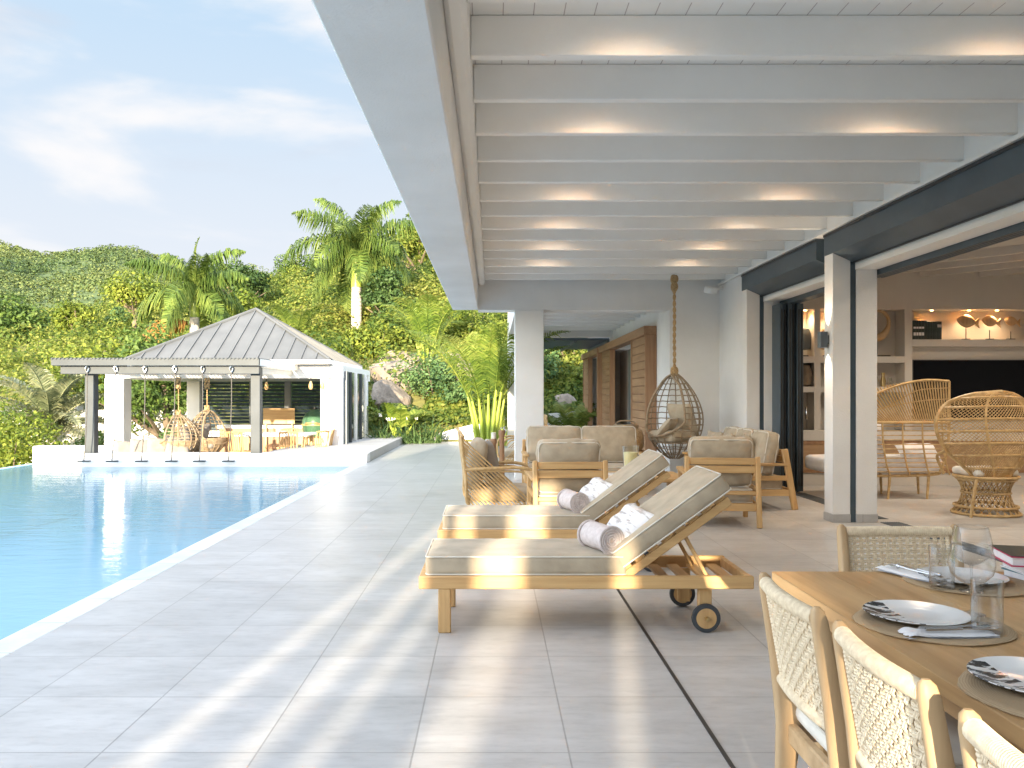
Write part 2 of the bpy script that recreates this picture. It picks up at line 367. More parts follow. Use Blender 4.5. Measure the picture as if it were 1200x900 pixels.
def trunk_mat():
    m, n, p = base_mat('palm_trunk'); f = noise(n, 1.0, 3, sc=(1.5, 1.5, 14))
    n.links.new(ramp(n, f, [(0.36, 0.32, 0.28), (0.58, 0.54, 0.48)], [0.4, 0.6]), p.inputs['Base Color']); p.inputs['Roughness'].default_value = 0.85; bump(n, p, f, 0.4, 0.03); return m
M['palm_trunk'] = trunk_mat()
M['crownshaft'] = mixed('crownshaft', (0.26, 0.36, 0.04), (0.42, 0.48, 0.08), 2, 0.4)
def tile_mat():
    m, n, p = base_mat('porcelain_tile'); tcn = n.nodes.new('ShaderNodeTexCoord'); mpn = n.nodes.new('ShaderNodeMapping')
    mpn.inputs['Location'].default_value = (-0.301, -4.498+0.608*2, 0); mpn.vector_type = 'POINT'
    n.links.new(tcn.outputs['Object'], mpn.inputs['Vector'])
    b = n.nodes.new('ShaderNodeTexBrick'); b.offset = 0; b.squash = 1
    b.inputs['Scale'].default_value = 1; b.inputs['Brick Width'].default_value = 0.612; b.inputs['Row Height'].default_value = 0.608
    b.inputs['Mortar Size'].default_value = 0.004; b.inputs['Mortar Smooth'].default_value = 0.2; b.inputs['Bias'].default_value = 0
    b.inputs['Color1'].default_value = (0.93, 0.93, 0.93, 1); b.inputs['Color2'].default_value = (1.05, 1.04, 1.03, 1); b.inputs['Mortar'].default_value = (0.66, 0.65, 0.64, 1)
    n.links.new(mpn.outputs[0], b.inputs['Vector'])
    f = noise(n, 1.0, 8, 0.62, sc=(1.7, 4.6, 1)); f2 = noise(n, 9.0, 6, 0.7, sc=(0.7, 2.0, 1))
    c = ramp(n, f, [(0.405, 0.395, 0.38), (0.46, 0.45, 0.435), (0.525, 0.515, 0.50)], [0.3, 0.5, 0.72])
    c2 = ramp(n, f2, [(0.88, 0.88, 0.88), (1, 1, 1), (1.06, 1.06, 1.06)], [0.33, 0.5, 0.72])
    x1 = n.nodes.new('ShaderNodeMix'); x1.data_type = 'RGBA'; x1.blend_type = 'MULTIPLY'; x1.inputs['Factor'].default_value = 1
    n.links.new(c, x1.inputs['A']); n.links.new(c2, x1.inputs['B'])
    x2 = n.nodes.new('ShaderNodeMix'); x2.data_type = 'RGBA'; x2.blend_type = 'MULTIPLY'; x2.inputs['Factor'].default_value = 1
    n.links.new(x1.outputs['Result'], x2.inputs['A']); n.links.new(b.outputs['Color'], x2.inputs['B'])
    n.links.new(x2.outputs['Result'], p.inputs['Base Color'])
    r = n.nodes.new('ShaderNodeMapRange'); r.inputs['To Min'].default_value = 0.26; r.inputs['To Max'].default_value = 0.46; n.links.new(f, r.inputs['Value']); n.links.new(r.outputs[0], p.inputs['Roughness'])
    iv = n.nodes.new('ShaderNodeMath'); iv.operation = 'SUBTRACT'; iv.inputs[0].default_value = 1; n.links.new(b.outputs['Fac'], iv.inputs[1])
    bump(n, p, iv.outputs[0], 0.35, 0.003); return m
M['tile'] = tile_mat()
def water_mat():
    m, n, p = base_mat('water'); o = n.nodes['Material Output']
    t = n.nodes.new('ShaderNodeBsdfTransparent'); t.inputs['Color'].default_value = (0.72, 0.93, 0.99, 1)
    g = n.nodes.new('ShaderNodeBsdfGlossy'); g.inputs['Roughness'].default_value = 0.015
    fr = n.nodes.new('ShaderNodeFresnel'); fr.inputs['IOR'].default_value = 1.33; x = n.nodes.new('ShaderNodeMixShader')
    f = noise(n, 2.6, 5, 0.6, sc=(0.8, 2.0, 1)); b = n.nodes.new('ShaderNodeBump'); b.inputs['Strength'].default_value = 0.13; b.inputs['Distance'].default_value = 0.05
    n.links.new(f, b.inputs['Height']); n.links.new(b.outputs[0], g.inputs['Normal']); n.links.new(b.outputs[0], fr.inputs['Normal'])
    df = n.nodes.new('ShaderNodeBsdfDiffuse'); df.inputs['Color'].default_value = (0.34, 0.63, 0.80, 1); xm = n.nodes.new('ShaderNodeMixShader'); xm.inputs[0].default_value = 0.6
    n.links.new(t.outputs[0], xm.inputs[1]); n.links.new(df.outputs[0], xm.inputs[2])
    n.links.new(fr.outputs[0], x.inputs[0]); n.links.new(xm.outputs[0], x.inputs[1]); n.links.new(g.outputs[0], x.inputs[2]); n.links.new(x.outputs[0], o.inputs['Surface']); return m
M['water'] = water_mat()
def plank_mat():
    m, n, p = base_mat('ceiling_plank'); tcn = n.nodes.new('ShaderNodeTexCoord')
    b = n.nodes.new('ShaderNodeTexBrick'); b.offset = 0; b.inputs['Scale'].default_value = 1; b.inputs['Brick Width'].default_value = 0.17; b.inputs['Row Height'].default_value = 50; b.inputs['Mortar Size'].default_value = 0.003
    b.inputs['Color1'].default_value = (0.86, 0.85, 0.82, 1); b.inputs['Color2'].default_value = (0.89, 0.88, 0.85, 1); b.inputs['Mortar'].default_value = (0.5, 0.44, 0.43, 1)
    mpn = n.nodes.new('ShaderNodeMapping'); mpn.inputs['Location'].default_value = (0, 25, 0); n.links.new(tcn.outputs['Object'], mpn.inputs[0]); n.links.new(mpn.outputs[0], b.inputs['Vector'])
    n.links.new(b.outputs['Color'], p.inputs['Base Color']); p.inputs['Roughness'].default_value = 0.6; return m
M['plank'] = plank_mat()
def seam_roof_mat():
    return mixed('roof_metal', (0.095, 0.10, 0.103), (0.125, 0.13, 0.132), 1.2, 0.55, 0, spec=0.3)
M['roof_metal'] = seam_roof_mat()
def pattern_mat(name, base, ink, edge=-0.04, sc=(16, 62, 14), thr=0.5):
    """printed motif on part of the surface: streaky ink where local x < edge"""
    m, n, p = base_mat(name); tcn = n.nodes.new('ShaderNodeTexCoord'); sp = n.nodes.new('ShaderNodeSeparateXYZ'); n.links.new(tcn.outputs['Object'], sp.inputs[0])
    f = noise(n, 1.0, 3, 0.6, sc=sc)
    lt = n.nodes.new('ShaderNodeMath'); lt.operation = 'LESS_THAN'; lt.inputs[1].default_value = edge; n.links.new(sp.outputs['X'], lt.inputs[0])
    gt = n.nodes.new('ShaderNodeMath'); gt.operation = 'GREATER_THAN'; gt.inputs[1].default_value = thr; n.links.new(f, gt.inputs[0])
    mu = n.nodes.new('ShaderNodeMath'); mu.operation = 'MULTIPLY'; n.links.new(lt.outputs[0], mu.inputs[0]); n.links.new(gt.outputs[0], mu.inputs[1])
    n.links.new(ramp(n, mu.outputs[0], [base, ink]), p.inputs['Base Color']); p.inputs['Roughness'].default_value = 0.15; return m
M['plate'] = pattern_mat('plate', (0.80, 0.80, 0.79), (0.035, 0.04, 0.045))
def mat_placemat():
    m, n, p = base_mat('jute'); tcn = n.nodes.new('ShaderNodeTexCoord'); wv = n.nodes.new('ShaderNodeTexWave'); wv.wave_type = 'RINGS'; wv.rings_direction = 'Z'; wv.inputs['Scale'].default_value = 55; wv.inputs['Distortion'].default_value = 2.5; wv.inputs['Detail'].default_value = 3
    n.links.new(tcn.outputs['Object'], wv.inputs['Vector'])
    n.links.new(ramp(n, wv.outputs['Fac'], [(0.38, 0.27, 0.16), (0.47, 0.35, 0.215)]), p.inputs['Base Color']); p.inputs['Roughness'].default_value = 0.9; bump(n, p, noise(n, 90, 5), 0.5, 0.004); return m
M['jute'] = mat_placemat()
def wicker_mat():
    m, n, p = base_mat('wicker'); f = noise(n, 1.0, 4, 0.6, sc=(40, 40, 90)); n.links.new(ramp(n, f, [(0.34, 0.21, 0.10), (0.62, 0.45, 0.27)], [0.35, 0.62]), p.inputs['Base Color']); p.inputs['Roughness'].default_value = 0.75; bump(n, p, f, 0.8, 0.012); return m
M['wicker'] = wicker_mat()
M['pillow_print'] = mixed('pillow_print', (0.46, 0.42, 0.40), (0.78, 0.76, 0.75), 3.0, 0.9, 0.3, 20, 0.01, sc=(14, 2.2, 4), pos=[0.40, 0.47])
M['book_red'] = mixed('book_red', (0.45, 0.03, 0.09), (0.5, 0.05, 0.12), 3, 0.4); M['book_dark'] = mixed('book_dark', (0.02, 0.035, 0.03), (0.05, 0.06, 0.055), 9, 0.35); M['book_blue'] = mixed('book_blue', (0.05, 0.12, 0.16), (0.12, 0.22, 0.26), 6, 0.4); M['paper'] = mixed('paper', (0.74, 0.70, 0.70), (0.80, 0.77, 0.76), 40, 0.8)

# ================================================================ SETTING
g = MB(); g.add([(-3000, -1500, -2.2), (3000, -1500, -2.2), (3000, 3500, -2.2), (-3000, 3500, -2.2)], [(0, 1, 2, 3)])
struct(g, 'ground', M['soil'])
d = MB()   # terrace slab
d.box(-2.62, -14, -0.25, 14, 25.6, 0.0)
deck = struct(d, 'terrace_floor', M['tile'])
d = MB(); d.box(-2.84, -9, -1.5, -2.622, 17.5, -0.002, 0.012)
struct(d, 'pool_coping', M['coping_stone'])
d = MB()   # pool shell: floor, sides, infinity edge
d.box(-9.9, -9, -1.7, -2.842, 17.5, -1.45); d.box(-10.05, -9, -1.7, -9.9, 20.0, -0.072); d.box(-9.9, -9.2, -1.7, -2.842, -9, -0.02)
d.box(-9.9, 17.5, -1.7, -8.62, 20.0, -1.45)
struct(d, 'pool_basin', M['pool_shell'])
wv = MB(); wv.add([(-9.9, -9, -0.078), (-2.84, -9, -0.078), (-2.84, 17.5, -0.078), (-8.6, 17.5, -0.078), (-8.6, 20.0, -0.078), (-9.9, 20.0, -0.078)], [(0, 1, 2, 3, 4, 5)])
struct(wv, 'pool_water', M['water'], smooth=False, recalc=False)

def lerp_tab(x, tab):
    return np.interp(x, [t[0] for t in tab], [t[1] for t in tab])
RIDGE = [(-140, 2), (-60, 3.5), (-44, 5.0), (-39.6, 6.8), (-35.7, 8.3), (-30, 10.0), (-23.5, 11.2), (-18, 11.6), (-8.2, 14.2), (0, 16.8), (10, 19), (40, 22), (120, 20)]
def hill_z(X, Y):
    X = np.asarray(X, float); Y = np.asarray(Y, float)
    Xr = X*75/np.maximum(Y, 20)
    H = lerp_tab(X*0.5+Xr*0.5, RIDGE)
    y0 = 25.5 + np.clip((-X-6)*0.25, 0, 3)
    t = np.clip((Y-y0)/(75-25.5), 0, 1)
    z = H*t**0.86
    z = np.where(Y > 75, H*np.clip(1-(Y-75)/45, 0, 1), z)
    z += (np.sin(X*0.55+Y*0.21)*np.cos(Y*0.43-X*0.13)*0.5 + np.sin(X*1.3+1)*np.sin(Y*1.1)*0.2)*np.clip((Y-30)/12, 0, 1)
    low = -1.6*np.clip((-X-9.5)/3, 0, 1)*np.clip((34-Y)/8, 0, 1)
    return z + low - 0.06
nx, ny = 150, 90
gx = np.linspace(-140, 120, nx); gy = np.linspace(15, 124, ny)
XX, YY = np.meshgrid(gx, gy); ZZ = hill_z(XX, YY)
ZZ = np.where(YY < 25.4, np.where(XX < -9.95, ZZ, -1.9), ZZ)
ZZ[-1] = -2.3
V = np.stack([XX.ravel(), YY.ravel(), ZZ.ravel()], 1)
I = np.arange(nx*ny).reshape(ny, nx)
F = np.stack([I[:-1, :-1].ravel(), I[:-1, 1:].ravel(), I[1:, 1:].ravel(), I[1:, :-1].ravel()], 1)
tag(npmesh('hillside', V, F, M['hill_ground'], smooth=True), kind='structure')
# distant hills
FR = [(-520, 95), (-330, 88), (-247, 79), (-230, 73.5), (-221, 73), (-205, 75), (-191, 76.5), (-180, 75.5), (-172, 73), (-160, 68), (-150, 63), (-127, 52), (-100, 40), (-60, 26), (0, 20), (200, 30), (500, 40)]
def far_z(X, Y):
    X = np.asarray(X, float); Y = np.asarray(Y, float)
    H = lerp_tab(X*420/np.maximum(Y, 150), FR) * 1.0
    t = np.clip((Y-120)/300, 0, 1)
    z = H*(t**1.25)
    back = np.clip(1-(Y-420)/250, 0, 1); z = np.where(Y > 420, H*back, z)
    z = z + (np.sin(X*0.035+Y*0.02)*np.cos(Y*0.04-X*0.01)*4.0+np.sin(X*0.09)*np.cos(Y*0.08+1)*1.5)*np.clip((Y-150)/120, 0, 1)*np.clip((410-Y)/80, 0.05, 1)
    return z - 1.0
nx, ny = 140, 90
gx = np.linspace(-560, 520, nx); gy = np.linspace(118, 690, ny); XX, YY = np.meshgrid(gx, gy); ZZ = far_z(XX, YY)
V = np.stack([XX.ravel(), YY.ravel(), ZZ.ravel()], 1); I = np.arange(nx*ny).reshape(ny, nx)
F = np.stack([I[:-1, :-1].ravel(), I[:-1, 1:].ravel(), I[1:, 1:].ravel(), I[1:, :-1].ravel()], 1)
tag(npmesh('distant_hills', V, F, M['far_forest'], smooth=True), kind='structure')

# ---------------------------------------------------------------- foliage
def leaf_quads(P, N, L, Wd, roll=None):
    """diamond leaves at P with direction-ish normals N"""
    n = len(P); rv = rng.normal(size=(n, 3)); T = np.cross(N, rv); T /= np.linalg.norm(T, axis=1, keepdims=True)+1e-9
    B = np.cross(N, T); B /= np.linalg.norm(B, axis=1, keepdims=True)+1e-9
    L = np.asarray(L).reshape(-1, 1)*np.ones((n, 1)); W = L*Wd
    V = np.empty((n, 4, 3)); V[:, 0] = P-T*L*0.5; V[:, 1] = P+B*W*0.5+N*L*0.08; V[:, 2] = P+T*L*0.5-N*L*0.1; V[:, 3] = P-B*W*0.5+N*L*0.08
    return V.reshape(-1, 3), np.arange(n*4).reshape(n, 4)
def cloud_pts(C, Rr, per, up=0.25, inner=0.55):
    """C (m,3) clump centres, Rr (m,3) radii -> points + normals"""
    m = len(C); D = rng.normal(size=(m*per, 3)); D[:, 2] += up; D /= np.linalg.norm(D, axis=1, keepdims=True)
    c = np.repeat(C, per, 0); r = np.repeat(Rr, per, 0)
    s = inner+(1-inner)*rng.random((m*per, 1))**0.6
    P = c+D*r*s; N = D+rng.normal(size=D.shape)*0.45; N[:, 2] += 0.3; N /= np.linalg.norm(N, axis=1, keepdims=True)
    return P, N
def crown_mesh(name, mat, parent, size, clumps, per, leafL, wd=0.5, base=0.15, seed=None, shape=1.0):
    """uneven crown: clumps over an ellipsoid of size (rx,ry,h) standing on z=base"""
    rx, ry, h = size
    D = rng.normal(size=(clumps, 3)); D /= np.linalg.norm(D, axis=1, keepdims=True); s = rng.random((clumps, 1))**0.45
    C = D*s; C[:, 2] = np.abs(C[:, 2])**shape*np.sign(C[:, 2])
    C = C*np.array([rx*0.72, ry*0.72, h*0.36]); C[:, 2] += base+h*0.5
    cr = (0.26+0.20*rng.random((clumps, 1)))*np.array([[min(rx, ry)*1.0, min(rx, ry)*1.0, min(min(rx, ry), h)*0.8]])
    P, N = cloud_pts(C, cr, per); L = leafL*(0.6+0.8*rng.random(len(P)))
    V, F = leaf_quads(P, N, L, wd); V[:, 2] = np.maximum(V[:, 2], 0.02)
    return npmesh(name, V, F, mat, parent)
def bush(name, label, loc, size, mat, clumps=22, per=110, leafL=0.10, cat='bush', group=None, wd=0.5, stems=True):
    t = thing(name, label, cat, loc, random.random()*6, group)
    crown_mesh('foliage', mat, t, size, clumps, per, leafL, wd, base=0.0)
    if stems:
        mb = MB()
        for k in range(5):
            a = k*1.3; mb.tube([(0.1*math.cos(a), 0.1*math.sin(a), -0.3), (size[0]*0.3*math.cos(a), size[1]*0.3*math.sin(a), size[2]*0.35), (size[0]*0.5*math.cos(a), size[1]*0.5*math.sin(a), size[2]*0.65)], [0.03*size[2]/1.5+0.01, 0.02, 0.008], 5)
        mb.build('stem', M['bark'], t)
    return t
def tree(name, label, loc, h, cr, mat, trunk_h, clumps=40, per=110, leafL=0.22, cat='tree', group=None):
    t = thing(name, label, cat, loc, random.random()*6, group); mb = MB(); r = 0.045*h
    mb.tube(curve([(0, 0, -0.5), (0.1, 0.05, trunk_h*0.6), (0, 0.1, trunk_h), (0.1, 0, h*0.75)], 4), [r*(1-0.055*i) for i in range(13)], 8)
    for k in range(7):
        a = k*0.9+0.3; z0 = trunk_h*(0.75+0.05*k)
        mb.tube([(0, 0.05, z0), (cr[0]*0.35*math.cos(a), cr[0]*0.35*math.sin(a), z0+h*0.16), (cr[0]*0.7*math.cos(a), cr[0]*0.7*math.sin(a), z0+h*0.27)], [r*0.5, r*0.3, r*0.1], 6)
    mb.build('trunk', M['bark'], t)
    crown_mesh('crown', mat, t, (cr[0], cr[1], h-trunk_h*0.7), clumps, per, leafL, base=trunk_h*0.7)
    return t

def frond_geo(L, elev, azim, droop, nl=48, leafL=0.75, lw=0.045, plum=0.25, hang=0.6, base=(0, 0, 0), vfold=0.35, tip=0.35):
    """one feather palm frond -> (V,F)"""
    n = nl; ts = np.linspace(0, 1, n); ang = elev-droop*ts**1.3
    ds = L/(n-1); pr = np.cumsum(np.cos(ang)*ds)-ds; pz = np.cumsum(np.sin(ang)*ds)-ds
    ca, sa = math.cos(azim), math.sin(azim)
    P = np.stack([pr*ca, pr*sa, pz], 1)+np.array(base); T = np.stack([np.cos(ang)*ca, np.cos(ang)*sa, np.sin(ang)], 1)
    Sd = np.array([-sa, ca, 0.0]); U = np.cross(T, np.tile(Sd, (n, 1)))*1.0; U *= np.sign(U[:, 2:3]+1e-6)
    Vs = []; Fs = []; k = 0
    for i in range(2, n):
        t = ts[i]; ll = leafL*(0.35+0.65*math.sin(PI*min(1, (t*0.85+0.12))))*(1 if t < 0.8 else (1-t)/0.2*(1-tip)+tip)
        for sg in (-1, 1):
            for rep in range(1):
                dirv = Sd*sg*(0.9+0.15*random.random())+T[i]*(0.45+0.25*random.random())+U[i]*(vfold+plum*(random.random()-0.5)*2)
                dirv /= np.linalg.norm(dirv); a = P[i]; mid = a+dirv*ll*0.5
                end = a+dirv*ll*0.85+np.array([0, 0, -hang*ll*(0.55+0.45*random.random())])
                wv = T[i]*lw*0.5
                Vs += [a-wv*0.5, a+wv*0.5, mid+wv, mid-wv, end+wv*0.2, end-wv*0.2]; Fs += [(k, k+1, k+2, k+3), (k+3, k+2, k+4, k+5)]; k += 6
    # rachis as a thin 3-sided tube
    rr = 0.03*L/3*(1-0.85*ts)+0.004
    for i in range(n-1):
        q = []
        for j in (i, i+1): q += [P[j]+Sd*rr[j], P[j]-Sd*rr[j], P[j]-U[j]*rr[j]*1.4]
        Vs += q; Fs += [(k, k+3, k+4, k+1), (k+1, k+4, k+5, k+2), (k+2, k+5, k+3, k)]; k += 6
    return np.array(Vs), np.array(Fs)
def crown_fronds(name, mat, parent, specs):
    VV = []; FF = []; k = 0
    for s in specs:
        v, f = frond_geo(**s); VV.append(v); FF.append(f+k); k += len(v)
    return npmesh(name, np.concatenate(VV), np.concatenate(FF), mat, parent)

# ---- hillside scrub: one uncountable mass
def scatter(n, x0, x1, y0, y1, cond=None):
    X = x0+(x1-x0)*rng.random(n); Y = y0+(y1-y0)*rng.random(n)**0.8
    if cond is not None: k = cond(X, Y); X = X[k]; Y = Y[k]
    return X, Y
Xa, Ya = scatter(900, -9, 9, 28, 46, lambda x, y: ~((np.abs(x/y+0.163) < 0.028) & (y < 40.5)) & ~((np.abs(x+3.2) < 2.0) & (y < 33.5)))
X, Y = scatter(3000, -64, 26, 29, 79, lambda x, y: (np.abs(x)/y < 0.75) & (hill_z(x, y) > 0.3) & ~((x < -6) & (x > -13) & (y < 33)) & ~((np.abs(x/y+0.163) < 0.028) & (y < 40.5)))
Xg, Yg = scatter(900, -4.3, 9, 26.3, 31, lambda x, y: ~((np.abs(x+3.3) < 1.3) & (y > 27.2)))
X = np.concatenate([X, Xa]); Y = np.concatenate([Y, Ya])
C = np.stack([X, Y, hill_z(X, Y)+0.15], 1); s = (0.55+1.0*rng.random((len(X), 1))**2.2)*(0.8+0.006*Y[:, None])
Rr = np.concatenate([s*1.15, s*1.15, s*0.95], 1)
Cg = np.stack([Xg, Yg, hill_z(Xg, Yg)], 1); sg_ = 0.22+0.2*rng.random((len(Xg), 1)); C = np.concatenate([C, Cg]); Rr = np.concatenate([Rr, np.concatenate([sg_*1.3, sg_*1.3, sg_], 1)])
P, N = cloud_pts(C, Rr, 250, up=0.6, inner=0.68); L = (0.095+0.0021*P[:, 1])*(0.6+0.8*rng.random(len(P)))
V, F = leaf_quads(P, N, L, 0.55)
tag(npmesh('hillside_scrub', V, F, M['leaf_scrub']), 'dense yellow green scrub covering the hillside behind the pavilion', 'scrub', kind='stuff')
# ---- far forest mass
X, Y = scatter(9000, -330, 60, 170, 425, lambda x, y: (np.abs(x)/y < 0.72))
C = np.stack([X, Y, far_z(X, Y)+0.8], 1); s = 1.1+1.5*rng.random((len(X), 1))**2; Rr = np.concatenate([s*1.2, s*1.2, s*0.8], 1)
P, N = cloud_pts(C, Rr, 26, up=0.7, inner=0.8); V, F = leaf_quads(P, N, 0.9*(0.6+0.8*rng.random(len(P))), 0.7)
tag(npmesh('distant_forest', V, F, M['leaf_far']), 'dark green forest covering the distant hills', 'forest', kind='stuff')

# ---- trees, palms, bushes
def hz(x, y): return float(hill_z(x, y))
tree('round_tree', 'big dark round tree on the left edge below the distant hills', (-29.8, 52, 2.6), 5.2, (2.9, 2.9), M['leaf_green'], 1.0, 46, 120, 0.30)
tree('hill_tree', 'dark bushy tree on the ridge left of the royal palm', (-15.6, 53, hz(-15.6, 53)-0.3), 3.6, (1.7, 1.7), M['leaf_dark'], 0.9, 26, 110, 0.24)
tree('hill_tree', 'dark green tree on the slope right of the royal palm trunk', (-4.7, 38, hz(-4.7, 38)-0.4), 3.4, (1.5, 1.4), M['leaf_dark'], 0.5, 26, 120, 0.17)
tree('hill_tree', 'tall olive tree on the slope near the roof beam', (-4.6, 52, hz(-4.6, 52)-0.4), 5.2, (2.6, 2.4), M['leaf_scrub'], 0.7, 30, 120, 0.25)
tree('garden_tree', 'leafy green tree seen through the open left side of the pavilion', (-10.9, 27.8, -0.6), 4.6, (2.9, 2.0), M['leaf_green'], 0.5, 52, 150, 0.17)
tree('garden_tree', 'green tree between the silver palm and the pavilion post', (-14.2, 30.5, -0.4), 4.6, (2.4, 2.0), M['leaf_lime'], 0.6, 40, 130, 0.18)
bush('golden_bush', 'bright yellow green bush beside the foot of the royal palm', (-4.75, 33.5, hz(-4.75, 33.5)-0.25), (1.7, 1.2, 1.7), M['leaf_lime'], 26, 120, 0.17)
bush('hedge_bush', 'dense bush at the left edge with reddish leaves behind the infinity edge', (-12.3, 21.2, -1.6), (2.0, 1.8, 2.9), M['leaf_lime'], 34, 150, 0.11)
bush('hedge_bush', 'green bush below the white garden wall behind the pool corner', (-11.6, 24.6, -1.4), (1.4, 1.0, 1.9), M['leaf_green'], 24, 130, 0.11)
bush('hedge_bush', 'tall dark bush under the silver palm at the left edge', (-14.6, 25.0, -1.6), (1.8, 1.4, 3.0), M['leaf_green'], 30, 130, 0.13)
bush('hedge_bush', 'grey green bush between the white garden wall and the pavilion', (-9.9, 25.6, -1.4), (0.9, 0.8, 2.1), M['leaf_cool'], 16, 120, 0.10)

def royal_palm(label, loc, h, tw, shaft, L, n, mat='frond', tr='palm_trunk'):
    t = thing('royal_palm', label, 'palm tree', loc)
    mb = MB(); mb.lathe([(tw*0.62, -1), (tw*0.56, 0), (tw*0.50, h*0.3), (tw*0.48, h*0.8), (tw*0.44, h)], 14); mb.build('trunk', M[tr], t)
    mb = MB(); mb.lathe([(tw*0.50, 0), (tw*0.46, shaft*0.25), (tw*0.32, shaft*0.8), (tw*0.16, shaft)], 14, (0, 0, h)); mb.build('crownshaft', M['crownshaft'], t)
    sp = []
    for k in range(n):
        e = R(78-110*(k/(n-1))**0.9) + random.uniform(-.1, .1)
        sp.append(dict(L=L*random.uniform(0.85, 1.1), elev=e, azim=k*2.399+0.4, droop=R(62+random.uniform(-8, 18)), nl=110, leafL=L*0.27, lw=0.055, plum=0.6, hang=0.85, base=(0, 0, h+shaft*0.93), vfold=0.25))
    crown_fronds('crown', M[mat], t, sp); return t
royal_palm('tall royal palm with white trunk and green crownshaft right of the pavilion roof', (-6.5, 40, 3.7), 2.9, 0.52, 2.1, 3.5, 20, 'frond_royal')
royal_palm('royal palm with upright spear rising behind the pavilion roof', (-11.75, 33, 1.2), 3.3, 0.42, 1.2, 2.6, 14, 'frond_royal')
p2 = [o for o in bpy.data.objects if o.name.startswith('royal_palm')][-1]
mb = MB(); mb.tube([(0, 0, 4.4), (0.02, 0, 5.3), (0.05, 0, 6.0)], [0.06, 0.035, 0.02], 6); mb.build('spear_leaf', M['frond'], p2)
crown_fronds('spear_tip', M['frond'], p2, [dict(L=0.8, elev=R(86), azim=0.3, droop=R(20), nl=22, leafL=0.26, lw=0.05, base=(0.05, 0, 5.7), hang=0.2)])
crown_fronds('dead_frond', M['frond_dead'], p2, [dict(L=1.9, elev=R(12), azim=PI+0.25, droop=R(75), nl=60, leafL=0.75, lw=0.07, base=(-0.1, -0.3, 3.0), hang=1.0, plum=0.6) for _ in range(2)])
t = thing('silver_palm', 'pale silver green palm with arching fronds at the left edge', 'palm tree', (-14.6, 27.6, -0.4))
mb = MB(); mb.lathe([(0.3, -1.2), (0.24, 0), (0.2, 0.8)], 12); mb.build('trunk', M['palm_trunk'], t)
crown_fronds('crown', M['frond_silver'], t, [dict(L=2.9*random.uniform(.85, 1.1), elev=R(84-78*(k/27)), azim=k*2.399, droop=R(62), nl=60, leafL=0.62, lw=0.06, base=(0, 0, 0.7), hang=0.35, vfold=0.5) for k in range(28)])
def clump_palm(name, label, loc, L, n, mat, leafL, elo=45, ehi=86, droop=70, stems=True, nl=44, lw=0.05, cat='palm', stem_h=1.2):
    t = thing(name, label, cat, loc); sp = []; mb = MB()
    for k in range(n):
        a = k*2.399; r = 0.12*math.sqrt(k+1)*0.5; b = (r*math.cos(a), r*math.sin(a)); sh = stem_h*random.uniform(0.7, 1.1)
        e = R(random.uniform(elo, ehi)); q = (b[0]*2.0+0.1*math.cos(a), b[1]*2.0+0.1*math.sin(a), sh)
        mb.tube([(b[0], b[1], -0.1), ((b[0]+q[0])/2, (b[1]+q[1])/2, sh*0.55), q], [0.055, 0.045, 0.022], 6)
        sp.append(dict(L=L*random.uniform(0.75, 1.1), elev=e, azim=a, droop=R(droop)*random.uniform(.7, 1.2), nl=nl, leafL=leafL, lw=lw, base=q, hang=0.35, plum=0.2, vfold=0.3))
    if stems: mb.build('stem', M['crownshaft'], t)
    crown_fronds('crown', M[mat], t, sp); return t
clump_palm('areca_palm', 'yellow green feather palm with pale stems left of the white column', (-0.12, 20.2, 0), 2.3, 13, 'frond_yellow', 0.60, 60, 88, 55, stem_h=1.45, lw=0.034, nl=46)
clump_palm('slope_palm', 'tall arching palm on the slope under the end of the roof beam', (-2.4, 31, hz(-2.4, 31)), 2.6, 10, 'frond_yellow', 0.6, 60, 86, 80, stem_h=1.2)
clump_palm('young_palm', 'small feathery palm on the slope just above the pavilion roof tip', (-8.6, 36.5, hz(-8.6, 36.5)), 1.9, 11, 'frond', 0.5, 35, 86, 80, stem_h=0.7)
clump_palm('garden_palm', 'small green palm between the column and the wooden shutters', (2.35, 24.6, 0), 1.15, 13, 'frond', 0.42, 40, 85, 70, stem_h=0.5, lw=0.04)
clump_palm('garden_palm', 'dark green palm low beside the white column', (0.25, 23.6, 0), 1.0, 10, 'frond', 0.36, 40, 85, 70, stem_h=0.5, lw=0.04)
clump_palm('palm_seedling', 'young upright palm in front of the boulders by the pavilion', (-2.75, 25.2, 0.05), 0.95, 8, 'frond_yellow', 0.4, 50, 86, 60, stem_h=0.5, lw=0.05)
# small trees dotted through the scrub
for i in range(16):
    x = random.uniform(-24, 4); y = random.uniform(44, 70)
    if abs(x/y+0.163) < 0.05 and y < 52: x -= 6
    h_ = random.uniform(2.4, 4.4)
    tree('scrub_tree', 'small bushy tree growing in the hillside scrub', (x, y, hz(x, y)-0.2), h_, (h_*random.uniform(.42, .6), h_*.5), M[('leaf_green', 'leaf_lime', 'leaf_dark', 'leaf_cool')[i % 4]], h_*.3, 24, 110, 0.2, group='small trees in the hillside scrub')
